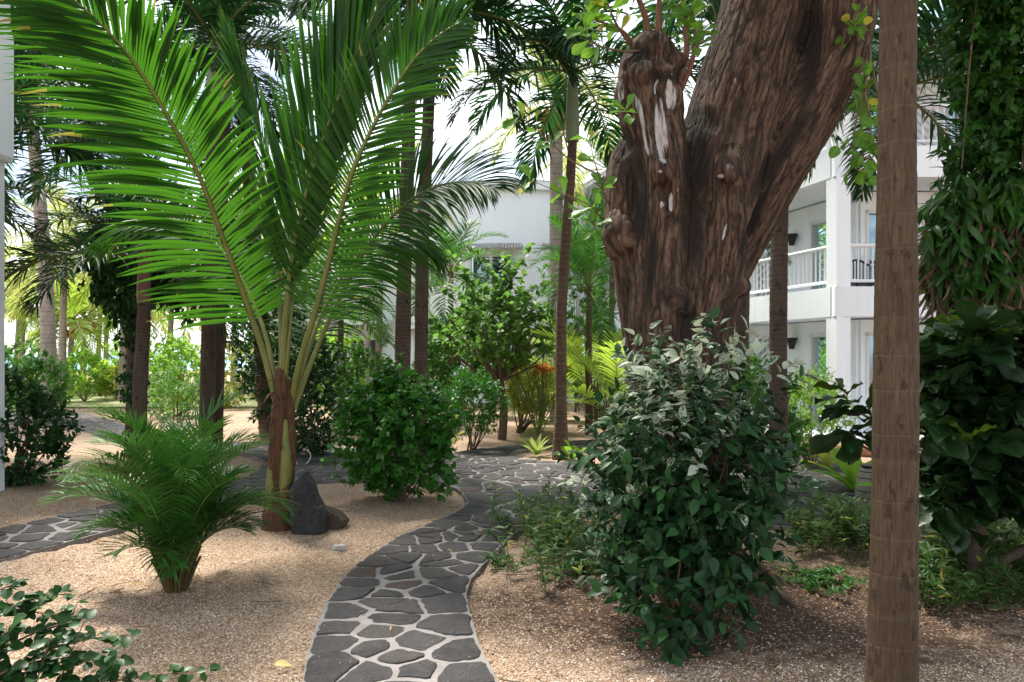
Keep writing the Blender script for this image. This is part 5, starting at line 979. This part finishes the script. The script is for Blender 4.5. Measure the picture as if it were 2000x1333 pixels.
    mb = MB(); mb.tube([(*(q[1]), 7.5), (*((q[0] + q[1]) / 2), 7.5), (*(q[0]), 7.5)], .07, 10); mb.tube([(*(q[0]), 7.5), (*((q[0] + q[3]) / 2), 7.5), (*(q[3]), 7.5)], .07, 10); mb.build('gutter', M['offwhite'], o)
    # wall lamps (dark sconce baskets)
    for lab, t, z in (('black wall lamp beside the middle floor balcony door', 1.98, 4.32), ('black wall lamp beside the ground floor door', 1.98, 1.95), ('black wall lamp beside the farther ground floor door', 4.05, 1.92)):
        c = iL0 + u * t - v * .2; w_ = thing('wall_lamp', (c[0], c[1], z), lab, 'lamp', 'wall lamps on the right building'); mb = MB(); mb.tube([(*c, z - .16), (*c, z - .1), (*c, z + .08)], [.06, .075, .12], 8); mb.build('shade', M['black'], w_)
        mb = MB(); mb.tube([(*c, z + .08), (*c, z + .1)], [.135, .135], 8); mb.tube([(*(c + v * .14), z + .06), (*(c - u * .0), z + .1)], .015, 5); mb.build('bracket', M['black'], w_)
    for lab, t, z in (('small round number plate under the ground floor wall lamp', 1.98, 1.52), ('small round number plate by the farther ground floor door', 4.05, 1.52)):
        c = iL0 + u * t - v * .09; mb = MB(); mb.tube([(*(c + v * .015), z), (*(c - v * .015), z)], .06, 16); tag(mb.build('wall_plaque', M['brownleaf'], off=(*c, z)), lab, 'plaque', 'round plates on the right building')
    # balcony chairs
    for i, (lab, t) in enumerate((('dark balcony chair behind the middle railing', 1.0), ('second dark balcony chair behind the middle railing, farther right', 1.9))):
        c = C0 + v * t + u * .7; ch = thing('balcony_chair', (c[0], c[1], 2.62), lab, 'chair', 'chairs on the balcony'); x, y = c; z = 2.62
        mb = MB(); mb.box((x - .25, y - .25, z + .4), (x + .25, y + .25, z + .46)); mb.build('seat', M['black'], ch); mb = MB(); q = cr([(x - .25, y + .24, z + .8), (x, y + .27, z + .92), (x + .25, y + .24, z + .8)], 9)
        mb.tube(q, .02, 6); [mb.tube([(*p_[:2], z + .46), tuple(p_)], .012, 5) for p_ in q]; mb.build('backrest', M['black'], ch)
        for sx in (-1, 1):
            for sy in (-1, 1): mb = MB(); mb.tube([(x + sx * .22, y + sy * .22, z), (x + sx * .22, y + sy * .22, z + .4)], .016, 6); mb.build('leg', M['black'], ch)
building_right()
def building_mid():
    c = np.array((A(1000, 30.5)[0], 30.5)); o = thing('curved_building', (c[0], c[1], 0), 'white building with a curved facade, tiled window awning and low roof behind the garden', 'building')
    Rr = 4.6; a = np.linspace(R(180), R(360), 41); ztop = Z(375, 26.2)
    def ring(r, z): return np.column_stack([c[0] + r * np.cos(a), c[1] + r * np.sin(a), np.full(len(a), z)])
    def band(r, z0, z1, i0=0, i1=40, mb=None, mat=0):
        A_ = ring(r, z0)[i0:i1 + 1]; B_ = ring(r, z1)[i0:i1 + 1]; k = len(A_); mb.add(np.vstack([A_, B_]), [(i, i + 1, i + 1 + k, i + k) for i in range(k - 1)], mat)
    wins = [(16, 20), (24, 28), (9, 13)]; levels = [(Z(560, 26), Z(497, 26)), (.9, 2.4)]
    mb = MB(); z = 0
    segs = [(0, .9, 0), (.9, 2.4, 1), (2.4, levels[0][0], 0), (levels[0][0], levels[0][1], 1), (levels[0][1], ztop, 0)]
    for z0, z1, op in segs:
        if not op: band(Rr, z0, z1, mb=mb)
        else:
            i = 0
            for w0, w1 in sorted(wins): band(Rr, z0, z1, i, w0, mb); i = w1
            band(Rr, z0, z1, i, 40, mb)
    mb.build('wall', M['white'], o)
    for (zb, zt) in levels:
        for (w0, w1) in wins:
            m = MB(); Aq = ring(Rr - .02, 0)[w0:w1 + 1]; p, q = Aq[0][:2], Aq[-1][:2]
            m.obox(p, q, .08, zb, zb + .08); m.obox(p, q, .08, zt - .08, zt); d = nrm(q - p)
            for t in (0, .5, 1): x = p + (q - p) * t; m.obox(x - d * .04, x + d * .04, .1, zb + .08, zt - .08)
            f = m.build('window', M['frame'], o); m = MB(); inn = -nrm((p + q) / 2 - c) * .06; p2, q2 = p + inn, q + inn; m.add([(*p2, zb), (*q2, zb), (*q2, zt), (*p2, zt)], [(0, 1, 2, 3)], smooth=False); m.build('glass_pane', M['glass'], f, off=WORLD[o.name])
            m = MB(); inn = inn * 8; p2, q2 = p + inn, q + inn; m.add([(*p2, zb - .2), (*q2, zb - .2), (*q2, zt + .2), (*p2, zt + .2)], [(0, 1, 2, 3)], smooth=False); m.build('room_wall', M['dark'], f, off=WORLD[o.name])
            m = MB(); A0 = ring(Rr + .02, zt + .3)[w0 - 1:w1 + 2]; B0 = ring(Rr + .5, zt + .08)[w0 - 1:w1 + 2]; k = len(A0); m.add(np.vstack([A0, B0]), [(i, i + 1, i + 1 + k, i + k) for i in range(k - 1)])
            for i in range((k - 1) * 4): t = i / 4; j = int(t); g = t - j; x0 = A0[j] * (1 - g) + A0[j + 1] * g; x1 = B0[j] * (1 - g) + B0[j + 1] * g; m.tube([x0 + [0, 0, .03], x1 + [0, 0, .03]], .05, 6)
            m.build('tiled_awning', M['roof'], o)
    mb = MB(); band(Rr + .25, ztop, ztop + .28, mb=mb); A_ = ring(Rr - .05, ztop); B_ = ring(Rr + .25, ztop); k = 41; mb.add(np.vstack([A_, B_]), [(i, i + 1, i + 1 + k, i + k) for i in range(k - 1)]); mb.build('cornice', M['offwhite'], o)
    mb = MB(); A_ = ring(Rr + .3, ztop + .28); B_ = ring(.3, ztop + 1.0); mb.add(np.vstack([A_, B_]), [(i, i + 1, i + 1 + k, i + k) for i in range(k - 1)]); mb.build('roof', M['roof'], o)
    # back wing to both sides
    y0 = 29.5; mb = MB(); mb.box((-9.5, y0, 0), (c[0] - 3.9, y0 + 5, 6.3)); mb.build('wing', M['white'], o); mb = MB(); mb.box((c[0] + 3.9, y0, 0), (12, y0 + 5, 6.8)); mb.build('wing', M['white'], o)
    mb = MB(); mb.add([(-9.9, y0 - .4, 6.3), (-3.5, y0 - .4, 6.3), (-3.5, y0 + 3, 7.6), (-9.9, y0 + 3, 7.6), (-9.9, y0 - .4, 6.15), (-3.5, y0 - .4, 6.15)], [(0, 1, 2, 3), (4, 5, 1, 0)], smooth=False); mb.build('wing_roof', M['roof'], o); mb = MB(); mb.add([(3.8, y0 - .4, 6.8), (12.4, y0 - .4, 6.8), (12.4, y0 + 3, 8), (3.8, y0 + 3, 8), (3.8, y0 - .4, 6.65), (12.4, y0 - .4, 6.65)], [(0, 1, 2, 3), (4, 5, 1, 0)], smooth=False); mb.build('wing_roof', M['roof'], o)
    for x0, z0 in ((-8.4, 3.2), (-6.2, 3.2), (-8.4, .7), (-6.2, .7), (5.2, 3.4), (7.6, 3.4), (5.2, .8)):
        m = MB(); m.obox((x0, y0 - .02), (x0 + 1.2, y0 - .02), .1, z0, z0 + .08); m.obox((x0, y0 - .02), (x0 + 1.2, y0 - .02), .1, z0 + 1.5, z0 + 1.58)
        for t in (0, .6, 1.2): m.obox((x0 + t - .04, y0 - .025), (x0 + t + .04, y0 - .025), .1, z0 + .08, z0 + 1.5)
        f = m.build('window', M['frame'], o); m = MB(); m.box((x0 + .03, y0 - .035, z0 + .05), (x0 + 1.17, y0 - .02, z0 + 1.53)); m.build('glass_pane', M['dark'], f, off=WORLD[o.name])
    m = MB(); m.box((-8.8, y0 - 1.2, 2.75), (-4.6, y0 - .003, 2.95)); m.build('balcony_slab', M['white'], o); m = MB()
    for z_ in (3.1, 3.85): m.tube([(-8.7, y0 - 1.1, z_), (-6.7, y0 - 1.1, z_), (-4.7, y0 - 1.1, z_)], .035, 6)
    for i in range(26): x = -8.6 + i * .155; m.tube([(x, y0 - 1.1, 2.95), (x, y0 - 1.1, 3.85)], .018, 5, cap=False)
    m.build('railing', M['offwhite'], o)
building_mid()
def building_left():
    x1 = A(9, 9.4)[0]; o = thing('white_building', (x1 - .5, 9.0, 0), 'corner of a white building with a wider upper part at the left edge', 'building')
    m = MB(); m.box((x1 - 4, 5.0, 0), (x1, 9.4, Z(318, 9.4))); m.build('wall', M['white'], o); xa = A(26, 9.4)[0]
    m = MB(); za, zb, zc = Z(318, 9.4), Z(75, 9.4), Z(52, 9.4); xb = A(19, 9.4)[0]; X0 = x1 - 4
    V = [(X0, za), (xa - .03, za + .0), (xa, za + .05), (xa, zb), (xb, zc), (xb, 7.5), (X0, 7.5)]; k = len(V)
    m.add([(a, 5.0 - .1, b) for a, b in V] + [(a, 9.41, b) for a, b in V], [(i, (i + 1) % k, (i + 1) % k + k, i + k) for i in range(k)], smooth=False); m.add([(a, 9.41, b) for a, b in V], [list(range(k))], smooth=False); m.add([(a, 4.9, b) for a, b in V], [list(range(k))[::-1]], smooth=False); m.build('upper_wall', M['white'], o)
building_left()
